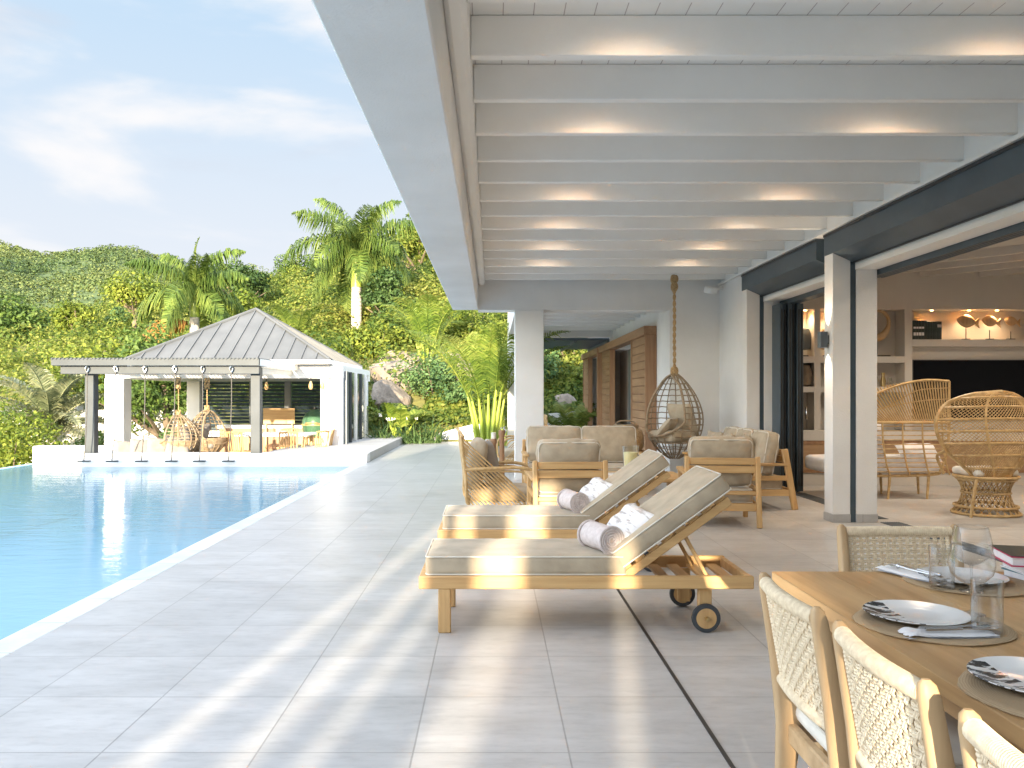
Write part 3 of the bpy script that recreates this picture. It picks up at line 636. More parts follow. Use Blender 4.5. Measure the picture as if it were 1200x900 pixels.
# lower slope bushes beside the boulders
for i, (x, y, r, h, m, lab) in enumerate([
    (-1.9, 28.4, 1.7, 1.9, 'leaf_cool', 'broad blue green bush right of the boulders'),
    (-0.6, 27.4, 1.3, 1.3, 'leaf_cool', 'blue green bush behind the low garden wall and feather palm'),
    (-3.0, 26.4, 0.9, 1.0, 'leaf_dark', 'dark low bush in front of the lower boulder'),
    (1.3, 28.6, 1.5, 2.2, 'leaf_cool', 'blue green bush seen between column and wooden shutters'),
    (2.9, 30.4, 1.6, 2.6, 'leaf_dark', 'dark green bush beside the wooden shutters on the slope'),
    (0.4, 31.5, 1.6, 2.0, 'leaf_lime', 'lime green bush high on the slope behind the column'),
    (-1.2, 33.6, 1.8, 2.2, 'leaf_lime', 'lime green bush above the boulders below the beam end'),
    (-4.3, 27.2, 0.8, 1.1, 'leaf_lime', 'lime bush squeezed between the pavilion glass and boulders')]):
    bush('slope_bush', lab, (x, y, hz(x, y)-0.15), (r, r*0.8, h), M[m], 24, 120, 0.12)
def strappy(label, loc, n, L, fl=0):
    t = thing('flowering_plant', label, 'plant', loc); VV = []; FF = []; k = 0
    for i in range(n):
        a = random.uniform(0, 2*PI); e = R(random.uniform(35, 88)); l = L*random.uniform(0.6, 1.1); b = np.array([random.uniform(-.3, .3), random.uniform(-.2, .2), 0]); sd = np.array([-math.sin(a), math.cos(a), 0])*0.022
        for j in range(5):
            f0, f1 = j/5, (j+1)/5
            def pt(f): an = e-f*1.3; return b+np.array([math.cos(a)*l*f*math.cos(e-f*0.6), math.sin(a)*l*f*math.cos(e-f*0.6), l*f*math.sin(e-f*0.65)])
            VV += [pt(f0)-sd*(1-f0*.8), pt(f0)+sd*(1-f0*.8), pt(f1)+sd*(1-f1*.8), pt(f1)-sd*(1-f1*.8)]; FF.append((k, k+1, k+2, k+3)); k += 4
    npmesh('leaves', np.array(VV), np.array(FF), M['leaf_cool'], t)
    if fl:
        mb = MB(); ms = MB()
        for i in range(fl):
            x, y, z = random.uniform(-.3, .3), random.uniform(-.2, .2), L*random.uniform(.75, 1.0); ms.tube([(x*.5, y*.5, 0), (x, y, z)], 0.006, 4)
            for q in range(9): mb.lathe([(0.002, -.02), (.022, 0), (.002, .02)], 6, (x+random.uniform(-.05, .05), y+random.uniform(-.05, .05), z+random.uniform(-.04, .04)))
        ms.build('flower_stem', M['leaf_green'], t); mb.build('flower_head', M['flower'], t)
    return t
for x, y, lab, fl in [(-3.15, 24.3, 'white flowering strappy plant nearest the pavilion glass wall', 3), (-2.4, 24.7, 'leafy flowering plant left of the low white wall end', 2), (-1.85, 25.0, 'strappy green plant at the left end of the white garden wall', 0), (0.75, 24.9, 'flowering plant at the foot of the white column seen to its right', 2), (2.65, 25.4, 'white flowered plant beside the wooden shutters', 3)]:
    strappy(lab, (x, y, 0.0), 130, 0.95, fl)

def boulder(label, loc, size, seed, rz=0):
    bm = bmesh.new(); bmesh.ops.create_icosphere(bm, subdivisions=4, radius=1)
    rr = random.Random(seed); ks = [(Vector((rr.gauss(0, 1), rr.gauss(0, 1), rr.gauss(0, 1))).normalized(), rr.uniform(0.62, 0.95)) for _ in range(13)]
    for v in bm.verts:
        p = v.co.normalized(); s = 1.0
        for nn, dd in ks:
            c = p.dot(nn)
            if c*s > dd: s = dd/c
        s *= 1+0.03*math.sin(p.x*9+seed)*math.sin(p.y*8)*math.cos(p.z*7)
        v.co = Vector((p.x*s*size[0], p.y*s*size[1], p.z*s*size[2]))
    me = bpy.data.meshes.new('boulder'); bm.to_mesh(me); bm.free(); me.shade_smooth(); me.set_sharp_from_angle(angle=R(28)); me.materials.append(M['rock'])
    o = bpy.data.objects.new('boulder', me); COL.objects.link(o); o.location = loc; o.rotation_euler = (0.1*seed, 0.07*seed, rz); return tag(o, label, 'boulder', 'boulders on the slope')
boulder('large pale boulder topmost beside the golden bush', (-3.3, 31.0, hz(-3.3, 31)+0.2), (0.95, 0.8, 0.75), 3)
boulder('long tan boulder below the topmost boulder', (-3.35, 29.6, hz(-3.35, 29.6)+0.3), (1.15, 0.8, 0.65), 7, 0.6)
boulder('rounded tan boulder lowest left beside the pavilion glass', (-3.4, 28.0, hz(-3.4, 28)+0.22), (0.85, 0.7, 0.62), 5, 1.0)
boulder('boulder half hidden by blue green leaves right of the pile', (-2.2, 31.4, hz(-2.2, 31.4)+0.1), (0.8, 0.7, 0.5), 9)
boulder('pale boulder high on the slope below the beam end', (-1.5, 30.6, hz(-1.5, 30.6)+0.25), (0.9, 0.7, 0.6), 11)
boulder('grey boulder between the column and the wooden shutters', (2.35, 27.3, hz(2.35, 27.3)+0.0), (0.6, 0.5, 0.45), 13)
boulder('small brown boulder beside the feather palm stems', (-0.9, 28.6, hz(-0.9, 28.6)+0.6), (0.6, 0.5, 0.4), 15)
# garden walls
mb = MB(); mb.prism([(-1.95, -0.1), (3.0, -0.1), (3.0, 0.95), (0.2, 0.72), (-1.95, 0.18)], 'y', 25.9, 26.15); tag(mb.build('garden_wall', M['stucco']), 'low white garden wall rising to the right behind the terrace', 'wall')
t = thing('garden_wall', 'white boundary wall with a square pier left of the pavilion', 'wall', (-14, 28, -1))
mb = MB(); mb.box(-16.4, 28, -1.5, -9.6, 28.25, 0.93); mb.build('wall_panel', M['stucco'], t, world=True)
mb = MB(); mb.box(-14.35, 27.9, -1.5, -13.85, 28.36, 1.1, 0.02); mb.build('pier', M['stucco'], t, world=True)
mb = MB(); mb.box(-11.0, 20.0, -1.5, -8.62, 20.35, 0.2, 0.015); tag(mb.build('pool_wall', M['stucco']), 'low white wall closing the far left pool corner', 'wall')
# garden spot light
t = thing('garden_spotlight', 'small black garden spotlight on the terrace edge by the white wall', 'light', (-1.75, 25.0, 0))
mb = MB(); mb.box(-.04, -.04, 0, .04, .04, .05); mb.build('base', M['black_metal'], t)
mb = MB(); mb.box(-.075, -.05, .05, .075, .06, .19, .01); mb.build('lamp_head', M['black_metal'], t)

# ================================================================ HOUSE
house = thing('villa', 'white villa with deep beamed porch, dark roller shutter boxes and wood shuttered far wing', 'house', (3.8, 5, 0))
def H(mb, name, mat, **k): return mb.build(name, M[mat], house, world=True, **k)
ZB, ZR, ZP = 2.83, 3.30, 3.53       # beam bottom, rafter bottom, plank
YC = 13.9                            # plane of the column and the far cross beam
mb = MB(); mb.box(-0.66, -4, ZB, -0.235, YC+0.02, 4.0, 0.012); H(mb, 'edge_beam', 'stucco')
mb = MB(); mb.box(-0.233, -4, 3.236, -0.123, YC-0.002, 3.6, 0.03); H(mb, 'ledger', 'white_paint')
mb = MB(); mb.box(-0.24, YC, ZB, 2.95, YC+0.42, 4.0); H(mb, 'cross_beam', 'stucco')
mb = MB(); mb.box(0.377, YC+0.004, 0, 0.855, YC+0.44, ZB+0.002, 0.008); H(mb, 'column', 'stucco')
mb = MB(); mb.box(0.377, 20.4, 0, 0.855, 20.9, ZB+0.002, 0.008); H(mb, 'column', 'stucco')
mb = MB(); mb.box(0.385, YC+0.425, ZB, 0.845, 21.0, 3.9); H(mb, 'side_beam', 'stucco')
mb = MB(); mb.box(0.85, 20.6, ZB+0.03, 2.949, 21.0, 3.9); H(mb, 'end_beam', 'stucco')
mb = MB(); mb.box(-0.22, -4, ZP, 4.3, YC, ZP+0.03); H(mb, 'ceiling', 'plank')
mb = MB(); mb.box(0.846, YC+0.43, 3.15, 2.95, 20.6, 3.18); H(mb, 'ceiling', 'plank')
mb = MB(); mb.box(-0.6, -4, ZP+0.05, 12, YC+0.4, 3.98); mb.box(0.4, YC+0.4, ZP+0.05, 12, 21, 3.96); H(mb, 'roof', 'stucco')
RY = [4.67+0.69*k for k in range(-11, 14)]
for y in RY:
    if y < YC-0.15 and y > -3.5:
        mb = MB(); mb.box(-0.122, y, ZR, 3.83, y+0.065, ZP-0.001, 0.006); H(mb, 'rafter', 'white_paint')
for k in range(9):
    y = 14.75+0.65*k; mb = MB(); mb.box(0.848, y, 2.97, 2.948, y+0.065, 3.149, 0.006); H(mb, 'rafter', 'white_paint')
# front wall of the living room: posts, jambs, lintel
mb = MB(); mb.box(3.80, -4, 3.231, 4.26, 13.9, 3.6); H(mb, 'lintel', 'white_paint')
mb = MB(); mb.box(3.735, -4, 3.232, 3.80, 13.88, 3.262); H(mb, 'cornice', 'white_paint')
for y in (9.26, 12.40):
    mb = MB(); mb.box(3.77, y, 0.09, 3.965, y+0.235, 3.23, 0.004); H(mb, 'post', 'stucco')
    mb = MB(); mb.box(3.76, y-0.006, 0.0, 3.968, y+0.24, 0.092, 0.004); mb.box(4.028, y-0.006, 0.0, 4.27, y+0.24, 0.092, 0.004); H(mb, 'plinth', 'tile')
    mb = MB(); mb.box(3.968, y+0.01, 0.0, 4.028, y+0.22, 2.95); H(mb, 'shutter_track', 'dark_metal')
    mb = MB(); mb.box(4.03, y, 0.09, 4.262, y+0.23, 2.80, 0.004); H(mb, 'jamb', 'stucco')
mb = MB(); mb.box(3.775, 12.64, 0, 4.26, 14.4, 3.228); H(mb, 'wall', 'stucco')
mb = MB(); mb.box(3.78, -4, 0, 4.26, 3.5, 3.228); H(mb, 'wall', 'stucco')
mb = MB(); mb.box(2.95, YC+0.003, 0, 4.3, YC+0.45, 3.7); H(mb, 'wall', 'stucco')
for y0, y1 in ((3.6, 9.495), (9.72, 12.63)):
    mb = MB(); mb.prism([(3.765, 2.985), (3.985, 2.885), (4.02, 2.885), (4.02, 3.225), (3.765, 3.225)], 'y', y0, y1); H(mb, 'shutter_box', 'dark_metal', smooth=False)
    mb = MB(); mb.box(3.755, y0, 3.195, 3.764, y1, 3.222); mb.box(3.985, y0, 2.868, 4.0, y1-0.25, 2.884); H(mb, 'shutter_trim', 'black_metal')
    mb = MB(); mb.box(4.022, y0, 2.80, 4.262, y1, 3.229); H(mb, 'lintel', 'white_paint')
    mb = MB()
    for k in range(4): mb.box(4.275+0.045*k, y0, 2.74, 4.305+0.045*k, y1, 2.86)
    H(mb, 'door_track', 'dark_metal')
    mb = MB(); mb.box(4.27, y0, 2.86, 4.5, y1, 3.5); H(mb, 'lintel', 'int_wall')
# stacked sliding door leaves at the far jamb
for k in range(6):
    mb = MB(); x = 4.145+0.062*k; y0 = 12.05+0.05*(k % 2); mb.box(x, y0, 0.02, x+0.046, 12.395 if x < 4.27 else 12.9, 2.74, 0.004)
    o = H(mb, 'sliding_door', 'dark_metal')
    mb = MB(); mb.box(x+0.012, y0-0.006, 0.1, x+0.034, y0+0.0, 2.65); mb.build('seal', M['black_metal'], o, world=True)
mb = MB(); mb.cbox((4.52, 12.03, 1.15), (0.012, 0.02, 0.09), 0.004); H(mb, 'door_handle', 'steel')
# threshold grates (linear drains under the doors) and the long slot drain
def grate(x0, x1, y0, y1, label):
    t = thing('drain_grate', label, 'grate', ((x0+x1)/2, (y0+y1)/2, 0))
    mb = MB(); mb.box(x0, y0, 0.001, x1, y1, 0.003); mb.build('channel', M['black_metal'], t, world=True)
    mb = MB(); n = int((x1-x0)/0.024)
    for k in range(n): mb.box(x0+0.024*k+0.004, y0, 0.003, x0+0.024*k+0.014, y1, 0.008)
    y = y0
    while y < y1: mb.box(x0, y, 0.003, x1, y+0.012, 0.006); y += 0.25
    mb.build('bars', M['grey_metal'], t, world=True)
grate(4.29, 4.52, 3.6, 9.25, 'dark bar grate in the floor at the near living room opening')
grate(4.28, 4.50, 9.5, 12.0, 'dark bar grate in the floor at the far living room opening')
mb = MB(); mb.box(0.896, -4, 0.0015, 0.914, 13.6, 0.004); struct(mb, 'slot_drain', M['black_metal'])
# far wing: wood shuttered wall
mb = MB()
for y0, y1, z0, z1 in ((14.35, 15.05, 0, 3.6), (15.05, 21.3, 2.5, 3.6), (21.3, 21.75, 0, 3.6), (21.75, 25.6, 2.5, 3.6), (25.6, 25.9, 0, 3.6)): mb.box(2.95, y0, z0, 3.35, y1, z1)
H(mb, 'wall', 'stucco')
mb = MB(); mb.box(3.25, 15.0, 0, 3.4, 21.3, 2.6); mb.box(3.25, 21.7, 0, 3.4, 25.7, 2.6); H(mb, 'recess_wall', 'stucco')
def wood_shutter(y0, y1, parent, near):
    mb = MB(); x0, x1 = 2.77, 2.90
    for ya in (y0, y1-0.07): mb = MB(); mb.box(x0, ya, 0.05, x1, ya+0.07, 2.5, 0.004); mb.build('shutter_frame', M['cedar_z'], parent, world=True)

    mb = MB(); z = 0.06
    while z < 2.44: mb.box(x0+0.02, y0+0.071, z, x1-0.02, y1-0.071, z+0.148, 0.008); z += 0.153
    mb.build('boards', M['cedar_y'], parent, world=True)
for y0, y1, panels in ((15.0, 21.4, ((15.02, 16.75), (19.75, 21.35))), (21.8, 25.6, ((21.82, 22.2), (24.2, 25.55)))):
    mb = MB(); mb.box(2.72, y0, 2.50, 2.948, y1, 2.66, 0.006); H(mb, 'shutter_rail', 'cedar_y')
    mb = MB(); mb.box(2.74, y0-0.006, 0.0, 2.947, y0+0.05, 2.5, 0.004); H(mb, 'shutter_post', 'cedar_z')
    for a, b in panels: wood_shutter(a, b, house, y0)
for k in range(4):
    mb = MB(); y = 17.3+0.42*k; mb.box(3.05+0.03*(k % 2), y, 0.02, 3.11+0.03*(k % 2), y+0.38, 2.45, 0.005); H(mb, 'sliding_door', 'dark_metal')
# dark pergola beyond the far wing
mb = MB()
for k in range(14): mb.box(0.5, 21.05+0.3*k, 2.80, 2.94, 21.27+0.3*k, 2.86)
H(mb, 'pergola_slats', 'dark_metal')
mb = MB()
for x in (0.45, 1.25, 2.05, 2.88): mb.box(x, 21.0, 2.74, x+0.06, 25.3, 2.80)
H(mb, 'pergola_bars', 'grey_metal')
# living room shell
mb = MB(); mb.box(3.95, 13.62, 0, 9.9, 13.85, 3.6); H(mb, 'back_wall', 'int_wall')
mb = MB(); mb.box(9.7, -4, 0, 9.9, 13.62, 3.6); H(mb, 'side_wall', 'int_wall')
mb = MB(); mb.box(4.26, 4.0, 3.40, 9.7, 13.62, 3.45); H(mb, 'room_ceiling', 'int_wall')
mb = MB()
for k in range(6):
    x = 4.9+0.95*k; mb.bar((x, 13.28, 3.36), (x+3.4, 9.7, 3.36), 0.08, 0.14)
H(mb, 'room_beams', 'int_wall')
mb = MB()   # shelving frame, 0.32 deep recesses
Y0, Y1 = 13.3, 13.618
mb.box(3.95, Y0, 2.78, 9.7, Y1, 3.398)
for x0, x1 in ((3.95, 4.93), (5.12, 5.22), (5.55, 5.65), (5.98, 6.08), (6.56, 6.68), (9.1, 9.7)): mb.box(x0, Y0+0.001, 0.86, x1, Y1, 2.779)
mb.box(6.681, Y0, 2.19, 9.1, Y1, 2.30); mb.box(6.681, Y0+0.15, 0.85, 9.1, Y1, 2.19)
for z0, z1 in ((1.93, 2.03), (1.46, 1.55)):
    for x0, x1 in ((4.93, 5.12), (5.22, 5.55), (5.65, 5.98), (6.08, 6.56)): mb.box(x0+0.001, Y0+0.004, z0, x1-0.001, Y1, z1)
H(mb, 'wall_shelving', 'int_wall')
mb = MB(); mb.box(3.95, 13.05, 0.70, 9.7, Y0-0.002, 0.86, 0.004); mb.box(3.95, 13.08, 0.0, 9.7, Y0-0.002, 0.20); H(mb, 'ledge', 'int_wall')
mb = MB(); mb.box(3.95, 13.07, 0.25, 9.7, Y0-0.002, 0.65); H(mb, 'cabinet_front', 'cabinet_wood')
mb = MB(); mb.box(3.95, 13.06, 0.65, 9.7, Y0-0.002, 0.70); mb.box(3.95, 13.06, 0.20, 9.7, Y0-0.002, 0.25); H(mb, 'cabinet_rail', 'cedar_y')
mb = MB(); mb.box(3.9, -4.1, 0, 12, -4.0, 4.0); mb.box(9.9, -4, 0, 12, 13.8, 4.0); H(mb, 'outer_wall', 'stucco')
mb = MB(); mb.box(4.4, 13.87, 0, 12, 21.0, 3.6); mb.box(3.4, 14.46, 0, 4.4, 26, 3.6); H(mb, 'bedroom_block', 'stucco')
# unseen wall added behind the camera to shade the deck, gaps shaped for sun streaks
mb = MB(); WY = -9.0
for a, b in [(-6.04, -3.14), (-3.01, -2.77), (-2.62, -2.48), (-2.38, -2.07), (-1.80, -1.24), (-1.14, -0.72), (-0.58, 12)]: mb.box(a, WY-0.2, 1.5, b, WY, 3.65)
mb.box(-1.80, WY-0.2, 3.06, 12, WY, 3.65); mb.box(-6.04, WY-0.2, 3.65, 12, WY, 5.9); mb.box(-6.04, WY-0.202, 0, 12, WY+0.002, 1.5); mb.box(-13.0, WY-0.2, 0, -6.04, WY, 4.9); H(mb, 'rear_sun_blocker', 'stucco')

def spot(parent, loc, energy, size=100, col=(1.0, 0.80, 0.58), blend=0.8, rad=0.02, aim=(0, 0, -1)):
    l = bpy.data.lights.new('lamp_light', 'SPOT'); l.energy = energy; l.spot_size = R(size); l.spot_blend = blend; l.color = col; l.shadow_soft_size = rad
    o = bpy.data.objects.new('lamp_light', l); COL.objects.link(o); o.parent = parent; o.location = loc
    o.rotation_euler = Vector(aim).to_track_quat('-Z', 'Y').to_euler(); return o
n = 0
for ri in (1, 3, 6, 8, 10, 12):
    for sx, side in ((0.77, 'left'), (2.83, 'right')):
        y = 4.67+0.69*(ri-1)-0.36
        t = thing('ceiling_spot', 'small round white downlight between porch rafters, %s row, %s from the front' % (side, {1: 'first', 3: 'second', 6: 'third', 8: 'fourth', 10: 'fifth', 12: 'last'}[ri]), 'light', (sx, y, ZP-0.001), 0, 'downlights between the porch rafters')
        mb = MB(); mb.lathe([(0.045, 0), (0.045, -0.03), (0.03, -0.032), (0.028, -0.012), (0.001, -0.012)], 14); mb.build('housing', M['white_paint'], t)
        mb = MB(); mb.lathe([(0.026, -0.014), (0.001, -0.014)], 14); mb.build('bulb', M['lamp_glow'], t)
        spot(t, (0, 0, -0.035), 5.5, 168, blend=1.0, rad=0.10)
# sconces
def sconce(label, loc, glow=True):
    t = thing('wall_sconce', label, 'wall light', loc)
    mb = MB(); mb.box(-0.10, -0.05, -0.09, -0.02, 0.05, 0.09, 0.004); mb.build('shade', M['grey_metal'], t)
    mb = MB(); mb.box(-0.02, -0.03, -0.05, 0.0, 0.03, 0.05); mb.build('wall_plate', M['grey_metal'], t)
    if glow:
        for s in (1, -1): spot(t, (-0.055, 0, 0.095*s), 5, 70, aim=(0.12, 0, s))
    return t
sconce('small grey up and down wall lamp on the white post by the living room', (3.768, 9.39, 2.03))
sconce('small square grey wall lamp on the column far behind the main column', (0.375, 20.6, 1.98), False)
t = thing('security_camera', 'small white camera box high in the far porch corner', 'camera', (3.55, 13.6, 3.12))
mb = MB(); mb.cbox((0, 0, 0), (0.07, 0.1, 0.055), 0.02, Matrix.Rotation(R(25), 4, 'Z') @ Matrix.Rotation(R(12), 4, 'X')); mb.build('body', M['white_paint'], t)
mb = MB(); mb.bar((0.03, 0.02, 0), (0.22, 0.1, 0.05), 0.04, 0.04); mb.build('bracket', M['white_paint'], t)

# ================================================================ PAVILION
pav = thing('pavilion', 'poolside pavilion with grey pyramid roof, white columns and grey front pergola', 'pavilion', (-6.3, 21, 0))
def Pv(mb, name, mat, parent=None, **k): return mb.build(name, M[mat], parent or pav, world=True, **k)
mb = MB(); mb.box(-8.6, 17.5, -1.5, -2.622, 17.95, 0.195, 0.01); mb.box(-8.6, 17.951, -1.5, -8.15, 25.6, 0.19, 0.01); H0 = Pv(mb, 'plinth', 'pale_stone')
mb = MB(); mb.box(-4.85, 17.952, -1.5, -2.63, 20.55, 0.19); mb.box(-3.9, 20.55, -1.5, -2.63, 25.6, 0.19); Pv(mb, 'side_platform', 'coping_grey')
mb = MB(); mb.box(-8.15, 17.953, -1.4, -3.9, 25.6, -0.35); Pv(mb, 'floor', 'tile')
CX, CY = -6.47, 22.9; ex = 2.5; ez = 2.28; az = 3.76
mb = MB(); c4 = [(CX-ex, CY-ex), (CX+ex, CY-ex), (CX+ex, CY+ex), (CX-ex, CY+ex)]
mb.add([(x, y, ez) for x, y in c4]+[(CX, CY, az)], [(0, 1, 4), (1, 2, 4), (2, 3, 4), (3, 0, 4)])
mb.add([(x, y, ez-0.06) for x, y in c4], [(0, 1, 2, 3)])
roof = Pv(mb, 'roof', 'roof_metal', smooth=False)
mb = MB()
for side in range(4):
    a = Vector((*c4[side], ez)); b = Vector((*c4[(side+1) % 4], ez)); ap = Vector((CX, CY, az)); d = (b-a); Ln = d.length; mid = (a+b)/2; up = (ap-mid)
    for k in range(1, 14):
        f = k/14; s0 = a+d*f; hgt = 1-abs(2*f-1); e = s0+up*hgt; nrm = d.cross(up).normalized()
        mb.bar(s0+nrm*0.012, e+nrm*0.012, 0.035, 0.035, 0)
Pv(mb, 'roof_seams', 'roof_metal', roof, smooth=False)
mb = MB()
for x, y in c4: mb.tube([(x, y, ez+0.01), (CX, CY, az+0.02)], 0.045, 6)
Pv(mb, 'ridge_caps', 'roof_metal', roof)
mb = MB(); m = 0.02
mb.box(CX-ex-m, CY-ex-m, ez-0.1, CX+ex+m, CY-ex, ez+0.005); mb.box(CX-ex-m, CY+ex, ez-0.1, CX+ex+m, CY+ex+m, ez+0.005); mb.box(CX+ex, CY-ex, ez-0.1, CX+ex+m, CY+ex, ez+0.005); mb.box(CX-ex-m, CY-ex, ez-0.1, CX-ex, CY+ex, ez+0.005); Pv(mb, 'gutter', 'white_paint', roof)
mb = MB(); mb.box(-9.6, 20.75, 1.84, -3.72, 21.0, 2.17, 0.01); mb.box(-9.6, 25.2, 1.84, -3.72, 25.4, 2.17); mb.box(-3.97, 21.0, 2.02, -3.725, 25.3, 2.17); mb.box(-9.6, 21, 1.84, -9.35, 25.2, 2.17); Pv(mb, 'fascia', 'white_paint')
mb = MB(); mb.box(-9.35, 21.0, 2.05, -3.97, 25.2, 2.10); Pv(mb, 'ceiling', 'white_paint')
for x0, y0, x1, y1, mt in ((-9.62, 20.75, -9.15, 21.2, 'stucco'), (-3.98, 20.78, -3.73, 21.03, 'stucco'), (-4.28, 20.82, -4.08, 21.0, 'stucco'), (-9.1, 24.9, -8.72, 25.28, 'stucco'), (-4.2, 24.9, -3.75, 25.25, 'stucco')):
    mb = MB(); mb.box(x0, y0, -0.35, x1, y1, 1.842, 0.006); Pv(mb, 'column', mt)
mb = MB(); mb.box(-3.74, 21.04, 0.15, -3.66, 21.3, 2.02); mb.box(-4.07, 20.84, 0.15, -3.99, 20.98, 1.84); Pv(mb, 'door_frame', 'grey_metal')
for k in range(4):
    mb = MB(); y = 21.75+0.85*k; mb.box(-3.74, y, 0.19, -3.66, y+0.07, 2.02, 0.004); Pv(mb, 'door_mullion', 'white_paint' if k % 2 else 'anthracite')
    mb = MB(); mb.box(-3.71, y-0.44, 0.2, -3.70, y, 2.02); Pv(mb, 'glass_panel', 'pane')
# louvred back wall in three bays
bays = [(-8.65, -7.25), (-7.05, -6.2), (-5.98, -5.1), (-4.95, -4.2)]
for a, b in bays:
    mb = MB()
    for k in range(14):
        z = 0.42+0.105*k; c = ((a+b)/2, 24.98, z); mb.cbox(c, ((b-a)/2, 0.055, 0.008), 0, Matrix.Translation(c) @ Matrix.Rotation(R(-38), 4, 'X') @ Matrix.Translation([-q for q in c]))
    Pv(mb, 'louvre_panel', 'dark_metal', smooth=False)
for x in (-8.72, -7.24, -6.19, -5.09, -4.19): mb = MB(); mb.box(x, 24.9, -0.35, x+(0.06 if x < -8 or x > -4.3 else 0.18), 25.05, 1.84); Pv(mb, 'louvre_post', 'grey_metal')
mb = MB(); mb.box(-8.65, 25.0, -0.35, -4.2, 25.1, 0.38); Pv(mb, 'wall', 'stucco')
mb = MB(); mb.box(-7.9, 24.0, 0.47, -4.0, 24.6, 0.56, 0.008); ct = Pv(mb, 'counter_top', 'coping')
mb = MB(); mb.box(-7.85, 24.05, -0.35, -4.1, 24.55, 0.468); Pv(mb, 'counter', 'cedar_z')
mb = MB(); mb.tube(curve([(-6.75, 24.35, 0.56), (-6.75, 24.35, 0.92), (-6.75, 24.25, 1.0), (-6.75, 24.15, 0.90)], 5), 0.018, 8); Pv(mb, 'tap', 'steel')
# front pergola
for x in (-8.48, -4.99):
    mb = MB(); mb.box(x-0.1, 17.6, 0.19, x+0.1, 17.8, 2.0, 0.008); Pv(mb, 'pergola_post', 'anthracite')
mb = MB(); mb.box(-9.12, 17.28, 2.03, -4.82, 17.36, 2.175, 0.005); mb.box(-9.12, 17.361, 2.03, -9.04, 20.7, 2.17); Pv(mb, 'pergola_fascia', 'anthracite')
mb = MB(); mb.box(-9.0, 17.42, 1.86, -4.86, 17.62, 2.02, 0.006); Pv(mb, 'pergola_beam', 'anthracite')
mb = MB(); mb.box(-4.9, 17.362, 2.03, -4.82, 20.74, 2.172); Pv(mb, 'pergola_side', 'white_paint')
mb = MB()
for k in range(54): mb.tube([(-9.1+0.08*k, 17.262, 2.172), (-9.1+0.08*k, 20.7, 2.172)], 0.022, 6)
Pv(mb, 'pergola_sheet', 'anthracite')
mb = MB()
for k in range(8): mb.box(-8.9+0.55*k, 17.63, 1.90, -8.82+0.55*k, 20.7, 2.02)
Pv(mb, 'pergola_rafters', 'white_paint')
# hanging rope swings in front of the pergola
proto = None; names = ['leftmost', 'second from the left', 'third from the left', 'third from the right', 'second from the right', 'rightmost']
for i, x in enumerate((-8.42, -7.83, -7.22, -6.60, -6.02, -5.42)):
    lab = 'rope with small bar seat hanging over the pool from the pergola, ' + names[i]
    if proto is None:
        proto = thing('rope_swing', lab, 'swing', (x, 17.38, 0), 0, 'rope swings hanging from the pergola')
        mb = MB(); mb.tube([(0, 0, 1.9), (0.0, 0, 1.3), (-0.02, -0.01, 0.6), (-0.07, 0, 0.06)], 0.011, 6); mb.build('rope', M['dark_rope'], proto)
        mb = MB(); mb.tube(curve([(0, -0.01, 2.03), (0.035, -0.01, 1.97), (0, -0.01, 1.9), (-0.035, -0.01, 1.97), (0, -0.01, 2.03)], 4), 0.013, 6); mb.build('hook', M['steel'], proto)
        mb = MB(); mb.box(-0.19, -0.06, 0.03, 0.06, 0.06, 0.058, 0.01); mb.build('seat', M['anthracite'], proto)
    else: dup(proto, lab, (x, 17.38, 0), random.uniform(-.5, .5))

# ================================================================ FURNITURE ON THE TERRACE
def RX(a): return Matrix.Rotation(a, 4, 'X')
def RY_(a): return Matrix.Rotation(a, 4, 'Y')
def RZ(a): return Matrix.Rotation(a, 4, 'Z')
def TR(x, y, z): return Matrix.Translation((x, y, z))
def welt(mb, size, r, Mx, rad=0.0045, tops=(1, -1)):
    """piping loops round the top and bottom edges of a box cushion"""
    hx, hy, hz_ = [a/2 for a in size]
    for s in tops:
        P = []
        for sx, sy, a0 in ((1, 1, 0), (-1, 1, 90), (-1, -1, 180), (1, -1, 270)):
            for k in range(4):
                a = R(a0+30*k); P.append(Mx @ Vector((sx*(hx-r)+r*math.cos(a), sy*(hy-r)+r*math.sin(a), s*(hz_-r*0.25))))
        mb.tube(P, rad, 6, closed=True)
